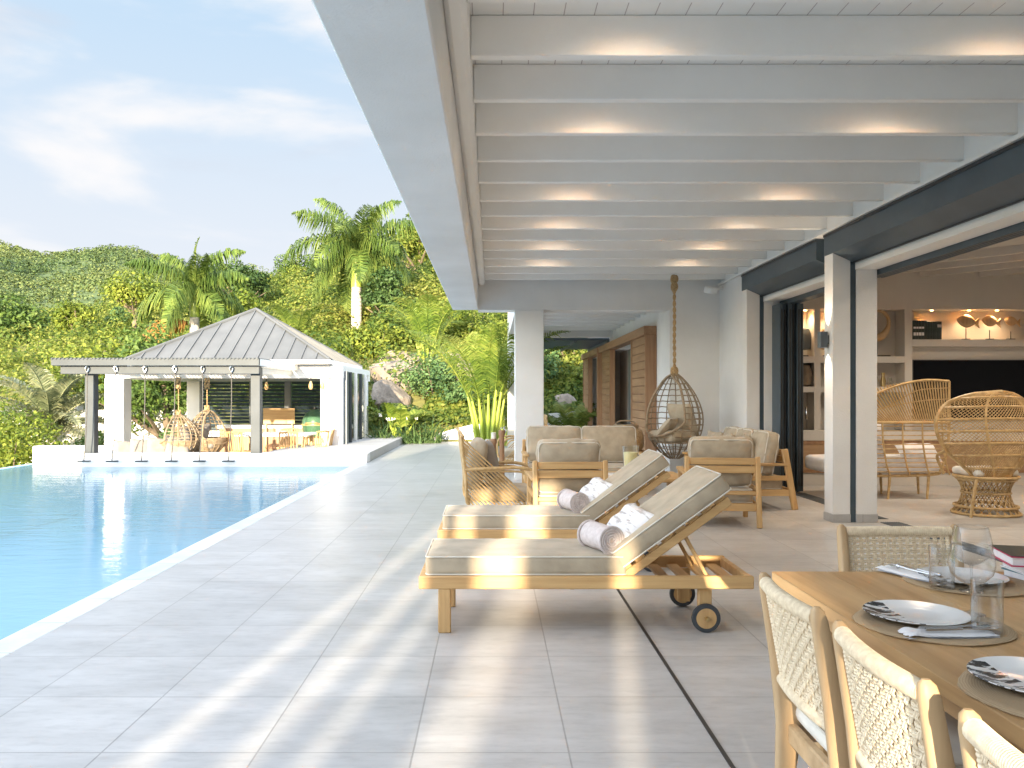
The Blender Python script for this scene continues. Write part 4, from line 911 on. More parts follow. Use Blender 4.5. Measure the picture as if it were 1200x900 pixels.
# ---- sun loungers (local: x along the length, head end +x)
def make_lounger():
    t = thing('sun_lounger', '', 'sun lounger', (0, 0, 0), 0, 'teak sun loungers side by side on the terrace')
    L0, L1, W = 0.0, 1.98, 0.66
    mb = MB()
    for y in (0, W-0.035): mb.box(L0, y, 0.26, L1, y+0.035, 0.337, 0.006)
    mb.box(L0, 0.036, 0.27, L0+0.035, W-0.036, 0.33, 0.004); mb.box(L1-0.035, 0.036, 0.27, L1, W-0.036, 0.33, 0.004)
    mb.build('frame', M['teak_x'], t)
    mb = MB()
    for k in range(11): mb.box(0.06+0.11*k, 0.036, 0.312, 0.13+0.11*k, W-0.036, 0.330, 0.003)
    for k in range(4): mb.box(1.46+0.13*k, 0.036, 0.268, 1.53+0.13*k, W-0.036, 0.288, 0.003)
    mb.build('slats', M['teak_y'], t)
    mb = MB(); mb.box(0.9, 0.1, 0.235, 0.93, 0.13, 0.262, 0.004); mb.box(1.2, 0.1, 0.235, 1.25, 0.13, 0.262, 0.004); mb.build('cleat', M['teak_z'], t)
    for x, y in ((0.115, 0.0), (0.115, W-0.05)):
        mb = MB(); mb.box(x, y+0.003, 0.0, x+0.075, y+0.045, 0.262, 0.006); mb.build('leg', M['teak_z'], t)
    for y in (0.037, W-0.085):
        mb = MB(); mb.box(1.66, y, 0.045, 1.74, y+0.045, 0.262, 0.006); mb.build('leg', M['teak_z'], t)
    for y in (0.008, W-0.035):
        wm = TR(1.70, y, 0.085) @ RX(R(-90))
        o = MB().lathe([(0.058, 0.0), (0.083, 0.001), (0.085, 0.006), (0.085, 0.022), (0.083, 0.027), (0.058, 0.028)], 30, (0, 0, 0), wm).build('wheel', M['rubber'], t)
        MB().lathe([(0.002, -0.002), (0.06, -0.001), (0.06, 0.029), (0.002, 0.03)], 24, (0, 0, 0), wm).build('hub', M['teak_z'], o)
        MB().lathe([(0.001, -0.03), (0.010, -0.028), (0.012, -0.02), (0.012, 0.06), (0.001, 0.061)], 12, (0, 0, 0), wm).build('axle_bolt', M['brass'], o)
    # backrest at 36 degrees
    A = R(36); px = 1.24; Mb = TR(px, 0, 0.335) @ RY_(-A)
    for y in (0.045, W-0.085): mb = MB(); mb.cbox((0.355, y+0.02, 0.0), (0.40, 0.017, 0.026), 0.004, Mb); mb.build('backrest_rail', M['teak_x'], t)
    mb = MB()
    for k in range(8): mb.cbox((0.02+0.098*k, W/2, 0.038), (0.034, W/2-0.05, 0.0115), 0.003, Mb)
    mb.build('backrest_slats', M['teak_y'], t)
    for y in (0.12, W-0.12): mb = MB(); mb.bar(Mb @ Vector((0.42, y, -0.02)), (1.74, y, 0.29), 0.03, 0.022); mb.build('prop', M['teak_x'], t)
    sz = (1.19, 0.615, 0.115); Mm = TR(0.04+sz[0]/2, W/2, 0.337+sz[2]/2)
    o = MB().rbox(sz, 0.022, 0.010, Mm, nm=9, jit=0.0025).build('seat_mattress', M['taupe'], t); mb = MB(); welt(mb, sz, 0.022, Mm); mb.build('piping', M['piping'], o)
    sz = (0.80, 0.615, 0.115); Mm = Mb @ TR(0.40, W/2, 0.052+sz[2]/2)
    o = MB().rbox(sz, 0.022, 0.010, Mm, nm=9, jit=0.0025).build('back_mattress', M['taupe'], t); mb = MB(); welt(mb, sz, 0.022, Mm); mb.build('piping', M['piping'], o)
    return t
lg = make_lounger(); lg.location = (-0.435, 4.93, 0); lg['label'] = 'nearest teak sun lounger with taupe mattress, both its wheels in view'
dup(lg, 'farther teak sun lounger with taupe mattress, partly hidden behind the nearest one', (-0.435, 6.64, 0))
def towel(label, loc, rz):
    o = MB(); rr = 0.079; ln = 0.27; P = []
    m = MB(); n = 30
    prof = [(0.06, -ln/2+0.003), (rr-0.012, -ln/2-0.004), (rr, -ln/2+0.015)] + [(rr*(1+0.02*math.sin(i)), -ln/2+0.03+i*(ln-0.06)/6) for i in range(7)] + [(rr, ln/2-0.015), (rr-0.012, ln/2+0.004), (0.06, ln/2-0.003)]
    m.lathe(prof, n, (0, 0, 0), RX(R(90)))
    for s in (-1, 1):
        P = [Vector(((0.012+0.0105*a/ (2*PI)*1.5)*math.cos(a), s*(ln/2+0.002), (0.012+0.0105*a/(2*PI)*1.5)*math.sin(a))) for a in [k*2*PI/20 for k in range(96)]]
        m.tube(P, 0.0085, 6)
    o = m.build('rolled_towel', M['towel'], None); o.location = loc; o.rotation_euler = (0, 0, rz); return tag(o, label, 'towel')
M['towel'] = mixed('towel', (0.55, 0.475, 0.455), (0.68, 0.61, 0.59), 30, 0.95, 0.6, 160, 0.006)
towel('rolled pale towel on the nearest sun lounger', (0.665, 5.13, 0.537), R(22))
towel('rolled pale towel on the farther sun lounger', (0.665, 6.88, 0.537), R(17))
def scatter_pillow(label, loc, rz, tilt, w_, h_, t_, mat, name='throw_pillow', cat='pillow', group=None):
    o = MB().pillow(w_, h_, t_, None).build(name, mat, None); o.location = loc; o.rotation_euler = Euler((R(90)-tilt, 0, rz)); return tag(o, label, cat, group)
for y, nm in ((5.22, 'nearest'), (6.96, 'farther')):
    o = MB().pillow(0.30, 0.44, 0.15, None).build('throw_pillow', M['pillow_print'], None); o.location = (0.865, y, 0.585); o.rotation_euler = (0.1, R(-42), R(10)); tag(o, 'white printed pillow leaning on the backrest of the %s sun lounger' % nm, 'pillow')

# ---- teak armchair / sofa, local: faces +y, rear at y=0, centred on x
def make_seat(name, label, cat, W, n, loc, rz, group=None, cush_h=0.95):
    t = thing(name, label, cat, loc, rz, group); hw = W/2; D = 0.82
    for s in (-1, 1):
        mb = MB(); mb.bar((s*(hw-0.03), -0.10, 0.0), (s*(hw-0.03), 0.03, 0.745), 0.05, 0.075, 0.008, up=(0, 1, 0)); mb.build('rear_leg', M['teak_z'], t)
        mb = MB(); mb.box(s*(hw-0.03)-0.025, D-0.10, 0, s*(hw-0.03)+0.025, D-0.03, 0.54, 0.006); mb.build('front_leg', M['teak_z'], t)
        mb = MB(); mb.box(s*(hw-0.03)-0.04, 0.0, 0.541, s*(hw-0.03)+0.04, D, 0.575, 0.008); mb.build('armrest', M['teak_y'], t)
        mb = MB(); mb.box(s*(hw-0.03)-0.015, -0.03, 0.36, s*(hw-0.03)+0.015, D-0.1, 0.42, 0.004); mb.box(s*(hw-0.03)-0.015, -0.05, 0.17, s*(hw-0.03)+0.015, D-0.1, 0.25, 0.004); mb.build('side_rail', M['teak_y'], t)
    mb = MB(); a = hw-0.055
    mb.box(-a, 0.005, 0.662, a, 0.03, 0.735, 0.004); mb.box(-a, -0.005, 0.572, a, 0.02, 0.650, 0.004); mb.box(-a, -0.04, 0.345, a, -0.015, 0.385, 0.004); mb.build('back_slats', M['teak_x'], t)
    mb = MB(); mb.box(-a, -0.07, 0.175, a, -0.04, 0.255, 0.004); mb.box(-a, D-0.09, 0.175, a, D-0.06, 0.255, 0.004)
    for k in range(6): mb.box(-a, 0.0+0.12*k, 0.225, a, 0.07+0.12*k, 0.245, 0.003)
    mb.build('seat_frame', M['teak_x'], t)
    cw = (W-0.14)/n
    for k in range(n):
        x = -(W-0.14)/2+cw*(k+0.5)
        sz = (cw-0.01, 0.74, 0.15); Mm = TR(x, 0.40, 0.248+0.075); o = MB().rbox(sz, 0.035, 0.018, Mm).build('seat_cushion', M['taupe'], t); mb = MB(); welt(mb, sz, 0.035, Mm, 0.005); mb.build('piping', M['piping'], o)
        sz = (cw-0.01, 0.52, 0.16); Mm = TR(x, 0.14, 0.40+0.26) @ RX(R(80)); Mm = TR(x, 0.185, cush_h-0.27) @ RX(R(100)) ; o = MB().rbox(sz, 0.05, 0.045, Mm, jit=0.009).build('back_cushion', M['taupe'], t); mb = MB(); welt(mb, sz, 0.05, Mm, 0.006); mb.build('piping', M['piping'], o)
    return t
make_seat('teak_armchair', 'teak armchair seen from behind between the rattan armchair and the candle vase', 'armchair', 0.77, 1, (0.785, 8.42, 0), R(2), 'teak armchairs seen from behind')
make_seat('teak_armchair', 'teak armchair seen from behind, just behind the nearest sun lounger headrest', 'armchair', 0.80, 1, (2.47, 8.98, 0), R(-7), 'teak armchairs seen from behind')
make_seat('teak_sofa', 'teak sofa with taupe cushions along the wall by the dark sliding doors', 'sofa', 2.1, 3, (3.62, 11.3, 0), R(90))
make_seat('teak_sofa', 'taupe cushioned sofa facing the camera in front of the white column', 'sofa', 1.75, 2, (1.32, 12.6, 0), R(180))
for x, y, rz, lab in ((3.30, 10.75, 74, 'upright taupe cushion nearest on the sofa by the dark doors'), (3.26, 11.35, 84, 'middle taupe cushion on the sofa by the dark doors'), (3.24, 11.95, 95, 'taupe cushion farthest along the sofa by the dark doors')):
    o = MB().pillow(0.52, 0.50, 0.19).build('sofa_cushion', M['cream' if False else 'taupe'], None); o.location = (x, y, 0.66); o.rotation_euler = (R(76), 0, R(rz)); tag(o, lab, 'cushion', 'loose cushions on the sofa by the doors')

# ---- rattan armchair with fanned side panels (faces +x locally)
def make_rattan(label, loc, rz, pil):
    t = thing('rattan_armchair', label, 'armchair', loc, rz); n = 15; Wd = 0.74
    for y in (0, Wd):
        mb = MB(); a0 = Vector((0.0, y, 0.93)); a1 = Vector((0.09, y, 0.17)); b1 = Vector((0.83, y, 0.17))
        for k in range(n):
            f = k/(n-1); p = a0.lerp(a1, f*0.92); q = b1.lerp(a1, f*0.93); mid = (p+q)/2; mb.tube([p, mid, q], 0.0095, 6)
        mb.build('side_rods', M['rattan'], t)
        mb = MB(); mb.tube(curve([(0.02, y, 0.95), (0.0, y, 0.90), (0.05, y, 0.5), (0.09, y, 0.165), (0.45, y, 0.165), (0.84, y, 0.165)], 5), 0.017, 8); mb.build('side_frame', M['rattan'], t)
        mb = MB(); mb.tube(curve([(0.03, y, 0.575), (0.35, y+(0.0 if y else -0.02), 0.59), (0.68, y, 0.59), (0.82, y, 0.54), (0.86, y, 0.40), (0.84, y, 0.17)], 6), 0.019, 8)
        mb.tube(curve([(0.2, y, 0.56), (0.5, y, 0.555), (0.70, y, 0.54), (0.79, y, 0.45)], 5), 0.013, 8); mb.build('armrest', M['rattan'], t)
        for x in (0.12, 0.78): mb = MB(); mb.tube([(x, y, 0.17), (x+(0.02 if x > .5 else -0.03), y, 0.0)], [0.017, 0.014], 8); mb.build('leg', M['rattan'], t)
    mb = MB(); mb.tube(curve([(0.02, 0, 0.94), (-0.02, 0.1, 1.0), (-0.04, Wd/2, 1.02), (-0.02, Wd-0.1, 1.0), (0.02, Wd, 0.94)], 6), 0.018, 8); mb.tube([(0.09, 0, 0.17), (0.09, Wd, 0.17)], 0.016, 8); mb.tube([(0.83, 0, 0.17), (0.83, Wd, 0.17)], 0.016, 8); mb.build('back_frame', M['rattan'], t)
    mb = MB()
    for k in range(11):
        y = 0.06+(Wd-0.12)*k/10; mb.tube([(-0.02, y, 1.0), (0.03, y, 0.6), (0.09, y, 0.17)], 0.009, 6)
    mb.build('back_rods', M['rattan'], t)
    mb = MB()
    for k in range(9): mb.tube([(0.12+0.085*k, 0.0, 0.20), (0.12+0.085*k, Wd, 0.20)], 0.009, 6)
    mb.build('seat_rods', M['rattan'], t)
    sz = (0.70, 0.66, 0.14); Mm = TR(0.47, Wd/2, 0.28); MB().rbox(sz, 0.04, 0.02, Mm).build('seat_cushion', M['taupe'], t)
    Mm = TR(0.18, Wd/2, 0.62) @ RY_(R(-80)); MB().rbox((0.56, 0.64, 0.15), 0.05, 0.03, Mm).build('back_cushion', M['taupe'], t)
    return t
make_rattan('honey rattan armchair with fanned rods at the left of the seating group', (-0.345, 9.35, 0), R(4), 0)
scatter_pillow('charcoal taupe pillow standing in the fan sided rattan armchair', (-0.03, 9.78, 0.66), R(85), R(14), 0.48, 0.46, 0.16, M['taupe_dark'])
make_rattan('rattan armchair farther back beside the white column, draped in grey', (0.95, 16.9, 0), R(188), 0)
scatter_pillow('light grey pillow in the far rattan armchair behind the sofa', (0.70, 16.45, 0.78), R(100), R(12), 0.5, 0.5, 0.2, M['grey_cloth'])

# ---- coffee table, candle vase, side table, basket
t = thing('coffee_table', 'low teak coffee table in the middle of the seating group', 'table', (1.75, 10.15, 0))
mb = MB(); mb.box(-.55, -.5, .40, .55, .5, .44, .006); mb.build('table_top', M['teak_x'], t)
for sx in (-1, 1):
    for sy in (-1, 1): mb = MB(); mb.box(sx*.5-.035, sy*.45-.035, 0, sx*.5+.035, sy*.45+.035, .40, .005); mb.build('leg', M['teak_z'], t)
t = thing('candle_vase', 'clear glass vase with a thick yellow candle on the coffee table', 'candle', (1.62, 9.80, 0.442))
MB().lathe([(0.001, 0.0), (0.075, 0.0), (0.08, 0.01), (0.098, 0.37), (0.096, 0.372), (0.095, 0.368)], 28, caps=False).build('vase', M['vase_glass'], t)
MB().lathe([(0.001, 0.022), (0.068, 0.022), (0.083, 0.29), (0.08, 0.30), (0.001, 0.295)], 24, caps=False).build('candle', M['wax'], t)
t = thing('tray', 'small white tray on the coffee table below the candle vase', 'tray', (1.38, 9.85, 0.442)); MB().rbox((.26, .2, .05), .02).build('tray_base', M['ceramic'], t, ); t.location.z += 0.025
t = thing('side_table', 'small teak side table between sofa and hanging chair', 'table', (2.12, 13.15, 0))
mb = MB(); mb.box(-.24, -.24, .50, .30, .24, .54, .005); mb.build('table_top', M['teak_x'], t)
for sx in (-1, 1):
    for sy in (-1, 1): mb = MB(); mb.box(sx*.2-.025, sy*.2-.025, 0, sx*.2+.025, sy*.2+.025, .5, .004); mb.build('leg', M['teak_z'], t)
t = thing('basket_lantern', 'round woven basket lantern with handle on the side table', 'lantern', (2.10, 13.15, 0.542))
MB().lathe([(0.001, 0), (0.24, 0), (0.275, 0.06), (0.28, 0.22), (0.25, 0.32), (0.19, 0.35), (0.001, 0.352)], 30, caps=False).build('basket', M['wicker'], t)
mb = MB(); mb.lathe([(0.18, 0.35), (0.20, 0.36), (0.20, 0.40), (0.18, 0.41)], 24); mb.tube(curve([(-0.18, 0, .38), (-0.1, 0, .46), (0.1, 0, .46), (0.18, 0, .38)], 5), 0.013, 6); mb.build('handle', M['rattan_grey'], t)
t = thing('candle_stand', 'group of three wooden candle posts beside the white column', 'candle holder', (0.15, 13.2, 0))
for dx, dy, h in ((0, 0, .86), (-.13, .1, .72), (-.22, -.05, .62)):
    MB().lathe([(0.07, 0), (0.07, 0.03), (0.045, 0.05), (0.04, h-.1), (0.055, h-.06), (0.05, h), (0.001, h)], 16, (dx, dy, 0)).build('post', M['cedar_z'], t)
for dx, dy, h, m in ((-.13, .1, .72, 'wax'), (-.22, -.05, .62, 'ceramic')):
    MB().lathe([(0.038, 0), (0.038, 0.10), (0.001, 0.10)], 16, (dx, dy, h)).build('candle', M['cream'], t)

# ---- hanging egg chairs
def egg_chair(name, label, loc, rz, H_, Rr, rope_len, group=None, mer=18, rings=15, mat='rattan_grey', bowl=False, cush='taupe', wr=0.009):
    """local +y is the open side; loc is the bottom of the egg"""
    t = thing(name, label, 'hanging chair', loc, rz, group)
    def rad(f):   # f 0..1 bottom..top
        return Rr*max(0.0, math.sin(PI*min(1, max(0, f))**0.86))**0.72
    def op(f):    # half opening angle
        if f < 0.27: return 0.0
        return R(64)*min(1.0, (f-0.27)/0.16)**0.5*(1 if f < 0.86 else max(0.0, (0.97-f)/0.11)**0.5)
    mb = MB()
    for k in range(mer):
        a = 2*PI*(k+0.5)/mer; dev = abs((a-PI/2+PI) % (2*PI)-PI); P = []; seg = []
        for i in range(29):
            f = 0.015+0.965*i/28
            if dev < op(f):
                if len(P) > 1: seg.append(P)
                P = []; continue
            r = rad(f); P.append((r*math.cos(a), r*math.sin(a), f*H_))
        if len(P) > 1: seg.append(P)
        for q in seg: mb.tube(q, wr, 5)
    mb.build('ribs', M[mat], t)
    mb = MB()
    for k in range(1, rings):
        f = k/rings; r = rad(f); o = op(f); P = []
        for i in range(33):
            a = PI/2+o+(2*PI-2*o)*i/32; P.append((r*math.cos(a), r*math.sin(a), f*H_+0.004*math.sin(i*2.0)))
        mb.tube(P if o > 0 else P[:-1], wr*0.85, 5, closed=(o == 0))
    mb.build('hoops', M[mat], t)
    L = []; Rt = []
    for i in range(30):
        f = 0.27+0.70*i/29; r = rad(f)*1.01; o = op(f)
        L.append((r*math.cos(PI/2+o), r*math.sin(PI/2+o), f*H_)); Rt.append((r*math.cos(PI/2-o), r*math.sin(PI/2-o), f*H_))
    MB().tube(L+Rt[::-1][1:-1], 0.019*Rr/0.45, 8, closed=True).build('rim', M[mat], t)
    if bowl:
        m2 = MB(); prof = [(rad(0.01+0.40*i/10)*0.985, (0.01+0.40*i/10)*H_) for i in range(11)]; m2.lathe(prof, 28, caps=False); m2.build('woven_bowl', M['rattan_grey'], t)
    o = MB().rbox((Rr*1.25, Rr*1.2, 0.15), 0.06, 0.03, TR(0, 0.06, H_*0.27)).build('seat_cushion', M[cush], t)
    MB().pillow(Rr*1.15, Rr*1.25, 0.20, TR(0, -Rr*0.42, H_*0.46) @ RX(R(68))).build('back_cushion', M[cush], t)
    if rope_len:
        tk = 0.45 if bowl else 1.0; mb = MB(); P = []
        for s in (0, PI):
            P = [(tk*0.013*math.cos(i*0.55+s), tk*0.013*math.sin(i*0.55+s), H_*0.97+rope_len*i/90) for i in range(91)]
            mb.tube(P, 0.015*tk, 5)
        rp = mb.build('rope', M['rope'], t)
        for zz, r0 in ((H_*0.985, 0.05), (H_*0.97+rope_len-0.22, 0.045), (H_*0.97+rope_len-0.10, 0.05)):
            mb = MB()
            for i in range(3): mb.tube([(r0*math.cos(a+i), r0*math.sin(a+i)*0.8, zz+0.03*i+0.035*math.sin(a*2+i)) for a in [k*2*PI/14 for k in range(14)]], 0.018, 6, closed=True)
            mb.build('knot', M['rope'], rp)
    return t
egg_chair('hanging_egg_chair', 'grey rattan egg chair hanging from a thick knotted rope in the porch corner', (2.83, 13.0, 0.41), R(124), 1.36, 0.44, 1.55)
scatter_pillow('small taupe pillow lying in the roped egg chair', (2.70, 12.88, 0.92), R(60), R(-40), 0.40, 0.36, 0.14, M['taupe'])
egg_chair('hanging_egg_chair', 'honey egg chair in the pavilion, left one, with woven bowl', (-7.02, 18.7, 0.02), R(100), 0.98, 0.47, 0.85, 'egg chairs hanging in the pavilion', 20, 13, 'rattan_grey', True, 'taupe_dark', 0.011)
egg_chair('hanging_egg_chair', 'honey egg chair in the pavilion, right one, turned sideways', (-6.55, 19.2, 0.0), R(250), 1.10, 0.45, 0.75, 'egg chairs hanging in the pavilion', 20, 13, 'rattan_grey', True, 'taupe_dark', 0.011)

# ---- things in the pavilion
for i, x in enumerate((-8.05, -7.72, -7.36, -6.98)):
    o = MB().pillow(0.55, 0.52, 0.2).build('floor_cushion', M['taupe_dark'], None); o.location = (x+0.05, 18.3+0.03*i, 0.18+0.03*i); o.rotation_euler = (R(66), R(8), R(28)); tag(o, 'beige cushion leaning on the pavilion pool edge, %s of the row' % ('leftmost', 'second from the left', 'third from the left', 'rightmost')[i], 'cushion', 'cushions along the pavilion pool edge')
t = thing('dining_table', 'long pale dining table inside the pavilion', 'table', (-5.3, 20.2, -0.35))
mb = MB(); mb.box(-.75, -.6, .80, .95, .5, .86, .008); mb.build('table_top', M['coping'], t)
for sx in (-.65, .85):
    for sy in (-.5, .4): mb = MB(); mb.box(sx-.04, sy-.04, 0, sx+.04, sy+.04, .8, .005); mb.build('leg', M['teak_z'], t)
for x, z, w_, h_ in ((-5.75, 0.512, 0.08, 0.03), (-5.35, 0.512, 0.10, 0.025), (-4.95, 0.512, 0.09, 0.05), (-5.1, 0.512, 0.05, 0.09)):
    o = MB().lathe([(0.001, 0), (w_*0.6, 0), (w_, h_), (w_*0.9, h_), (0.001, h_*0.3)], 16, caps=False).build('bowl', M['ceramic'], None); o.location = (x, 19.95+0.2*(x+5), z); tag(o, {-5.75: 'wide bowl at the left end', -5.35: 'shallow plate in the middle', -4.95: 'round bowl at the right end', -5.1: 'tall white cup'}[x]+' of the pavilion dining table', 'bowl')
def pav_chair(label, loc, rz):
    t = thing('pavilion_chair', label, 'chair', loc, rz, 'wooden chairs in the pavilion')
    mb = MB(); mb.box(-.22, -.22, .43, .22, .22, .47, .01); mb.build('seat', M['teak_x'], t)
    for sx in (-.19, .19):
        mb = MB(); mb.tube([(sx, .19, 0), (sx, .19, .43)], .02, 6); mb.build('front_leg', M['teak_z'], t)
        mb = MB(); mb.tube([(sx, -.2, 0), (sx, -.2, .45), (sx*1.05, -.27, .90)], .02, 6); mb.build('rear_leg', M['teak_z'], t)
    mb = MB(); mb.tube(curve([(-.21, -.27, .90), (0, -.31, .92), (.21, -.27, .90)], 5), .025, 6)
    for k in range(5): mb.tube([(-.12+.06*k, -.21, .46), (-.12+.06*k, -.29, .9)], .012, 5)
    mb.build('backrest', M['teak_z'], t)
for x, y, rz, lab in ((-4.75, 19.45, 15, 'wooden chair nearest the post at the right of the pavilion table'), (-4.25, 19.95, 60, 'wooden chair at the right end of the pavilion table'), (-4.2, 20.6, 95, 'wooden chair farthest right behind the pavilion table'), (-5.85, 19.5, -20, 'wooden chair at the left end of the pavilion table'), (-5.2, 21.2, 180, 'wooden chair behind the pavilion table')):
    pav_chair(lab, (x, y, -.35), R(rz))
t = thing('ceramic_grill', 'green ceramic egg shaped grill on a wooden stand in the pavilion', 'grill', (-5.0, 23.6, -.35))
mb = MB(); mb.box(-.42, -.36, .0, .42, .36, .62, .01); mb.build('stand', M['teak_z'], t)
MB().lathe([(.001, .58), (.24, .58), (.35, .78), (.37, .93)], 26).build('bowl', M['green_ceramic'], t)
MB().lathe([(.37, .945), (.36, 1.08), (.26, 1.27), (.12, 1.36), (.001, 1.38)], 26).build('lid', M['green_ceramic'], t)
MB().lathe([(.375, .92), (.39, .925), (.39, .955), (.375, .96)], 26).build('band', M['teak_x'], t)
MB().lathe([(.07, 1.36), (.07, 1.43), (.001, 1.44)], 14).build('vent', M['black_metal'], t)
MB().tube(curve([(-.2, -.36, .98), (-.1, -.45, 1.0), (.1, -.45, 1.0), (.2, -.36, .98)], 4), .018, 6).build('handle', M['teak_x'], t)
for i, (x, y) in enumerate(((-5.5, 19.9), (-4.1, 18.6), (-3.85, 18.75))):
    t = thing('pendant_lamp', 'amber hanging bulb lamp in the pavilion, %s of three' % ('leftmost', 'middle', 'rightmost')[i], 'lamp', (x-0.2, y+1.2, 1.55), 0, 'pendant lamps in the pavilion')
    MB().tube([(0, 0, .2), (0, 0, .52)], .008, 5).build('cord', M['black_metal'], t)
    MB().lathe([(.001, 0), (.035, .01), (.055, .06), (.045, .13), (.02, .2), (.001, .2)], 14, caps=False).build('shade', M['lamp_amber'] if 'lamp_amber' in M else M['rattan'], t)
o = MB().rbox((0.45, 0.3, 0.28), .05, .01).build('stool', M['ceramic'], None); o.location = (-6.65, 18.3, .0); tag(o, 'low white stool under the egg chairs at the pavilion edge', 'stool')
t = thing('towel_rail', 'folded wooden rack leaning on the pavilion counter', 'rack', (-6.1, 23.9, -.35))
mb = MB(); mb.box(-.45, 0, .95, .45, .03, 1.4, .004); mb.build('panel', M['teak_x'], t)
mb = MB(); mb.box(-.4, .0, 0, -.36, .03, .95); mb.box(.36, 0, 0, .4, .03, .95); mb.build('leg', M['teak_z'], t)

# ================================================================ DINING
def make_dining_chair():
    t = thing('dining_chair', '', 'chair', (0, 0, 0), 0, 'woven back dining chairs round the table'); hw = 0.205
    def py(z): return -0.03-0.075*max(0, z-0.42)/0.44 + (0.035*(0.42-z)/0.42*-1 if z < 0.42 else 0)
    def bow(x): return -0.018*(1-(x/hw)**2)
    for s in (-1, 1):
        mb = MB(); Z = [0, 0.15, 0.30, 0.42, 0.50, 0.62, 0.74, 0.83, 0.858, 0.868]; wx = [.014, .016, .018, .019, .019, .018, .017, .016, .013, .006]; wy = [.018, .022, .032, .040, .034, .026, .023, .021, .016, .007]
        vs = []; fs = []; n = 14
        for z, a, b in zip(Z, wx, wy):
            for k in range(n):
                q = 2*PI*k/n; c, sn = math.cos(q), math.sin(q); e = 0.6
                vs.append((s*hw+a*math.copysign(abs(c)**e, c), py(z)+b*math.copysign(abs(sn)**e, sn), z))
        for i in range(len(Z)-1):
            for k in range(n): fs.append((i*n+k, i*n+(k+1) % n, (i+1)*n+(k+1) % n, (i+1)*n+k))
        fs.append(tuple(range(n))[::-1]); fs.append(tuple((len(Z)-1)*n+k for k in range(n)))
        mb.add(vs, fs); mb.build('rear_leg', M['chair_wood'], t)
        mb = MB(); mb.tube([(s*(hw+.005), 0.40, 0), (s*(hw+.003), 0.395, 0.25), (s*hw, 0.39, 0.43)], [.014, .018, .021], 10); mb.build('front_leg', M['chair_wood'], t)
        mb = MB(); mb.box(s*hw-.014, 0.0, 0.36, s*hw+.014, 0.38, 0.42, .006); mb.build('side_rail', M['chair_wood_y'], t)
        mb = MB(); mb.box(s*hw-.01, -0.03, 0.17, s*hw+.01, 0.39, 0.195, .005); mb.build('stretcher', M['chair_wood_y'], t)
    for ya in (-.04, .37): mb = MB(); mb.box(-hw, ya, 0.36, hw, ya+.03, 0.42, .006); mb.build('seat_rail', M['chair_wood_y'], t)
    sz = (0.43, 0.42, 0.06); Mm = TR(0, 0.195, 0.452); o = MB().rbox(sz, .025, .012, Mm).build('seat_cushion', M['cream'], t); mb = MB(); welt(mb, sz, .025, Mm, .004, (1,)); mb.build('piping', M['piping'], o)
    def wrapped(name, z, r0, r1):
        mb = MB(); n = 118; pts = []; rr = []
        for i in range(n):
            x = -hw+0.012+(2*hw-0.024)*i/(n-1); pts.append((x, py(z)+bow(x), z)); rr.append(r0 if i % 2 else r0*0.86)
        mb.tube(pts, rr, 14); mb.build(name, M['cord'], t)
    wrapped('top_rail', 0.838, 0.021, 0); wrapped('lower_rail', 0.555, 0.019, 0)
    for s in (-1, 1):
        mb = MB(); n = 56; pts = []; rr = []
        for i in range(n):
            z = 0.57+0.26*i/(n-1); x = s*(hw-0.026); pts.append((x, py(z)+bow(x), z)); rr.append(.0095 if i % 2 else .0075)
        mb.tube(pts, rr, 8); mb.build('side_binding', M['cord'], t)
    mb = MB(); xs0, xs1 = -hw+.046, hw-.046; nv, nh = 14, 13
    for i in range(nv):
        for d in (-.0036, .0036):
            x = xs0+(xs1-xs0)*i/(nv-1)+d; pts = []
            for j in range(nh*2+1):
                z = 0.565+0.265*j/(nh*2); ph = (j/2-0.5); am = .0048*math.cos(PI*ph+PI*i); pts.append((x, py(z)+bow(x)+am, z))
            mb.tube(pts, .0034, 5)
    for j in range(nh):
        for d in (-.0036, .0036):
            z = 0.565+0.265*(j+0.5)/nh+d; pts = []
            for i in range(nv*2+3):
                x = -hw+.03+(2*hw-.06)*i/(nv*2+2); f = (x-xs0)/(xs1-xs0)*(nv-1); am = -.0048*math.cos(PI*j+PI*f); pts.append((x, py(z)+bow(x)+am, z))
            mb.tube(pts, .0034, 5)
    mb.build('woven_back', M['cord'], t)
    return t
M['chair_wood_y'] = wood('chair_wood_y', (0.44, 0.28, 0.14), (0.60, 0.42, 0.235), 1, 0.5)
dc = make_dining_chair(); dc.location = (0.925, 2.315, 0); dc.rotation_euler = (0, 0, R(-90)); dc['label'] = 'woven back dining chair at the table corner nearest the loungers'
dup(dc, 'woven back dining chair in the middle of the three along the table side', (0.925, 1.775, 0), R(-91))
dup(dc, 'woven back dining chair cut by the lower right picture edge', (0.915, 1.215, 0), R(-90))
dup(dc, 'woven back dining chair at the far head of the table, seat pushed under', (1.68, 3.36, 0), R(180), scale=(1.14, 1.0, 1.0))

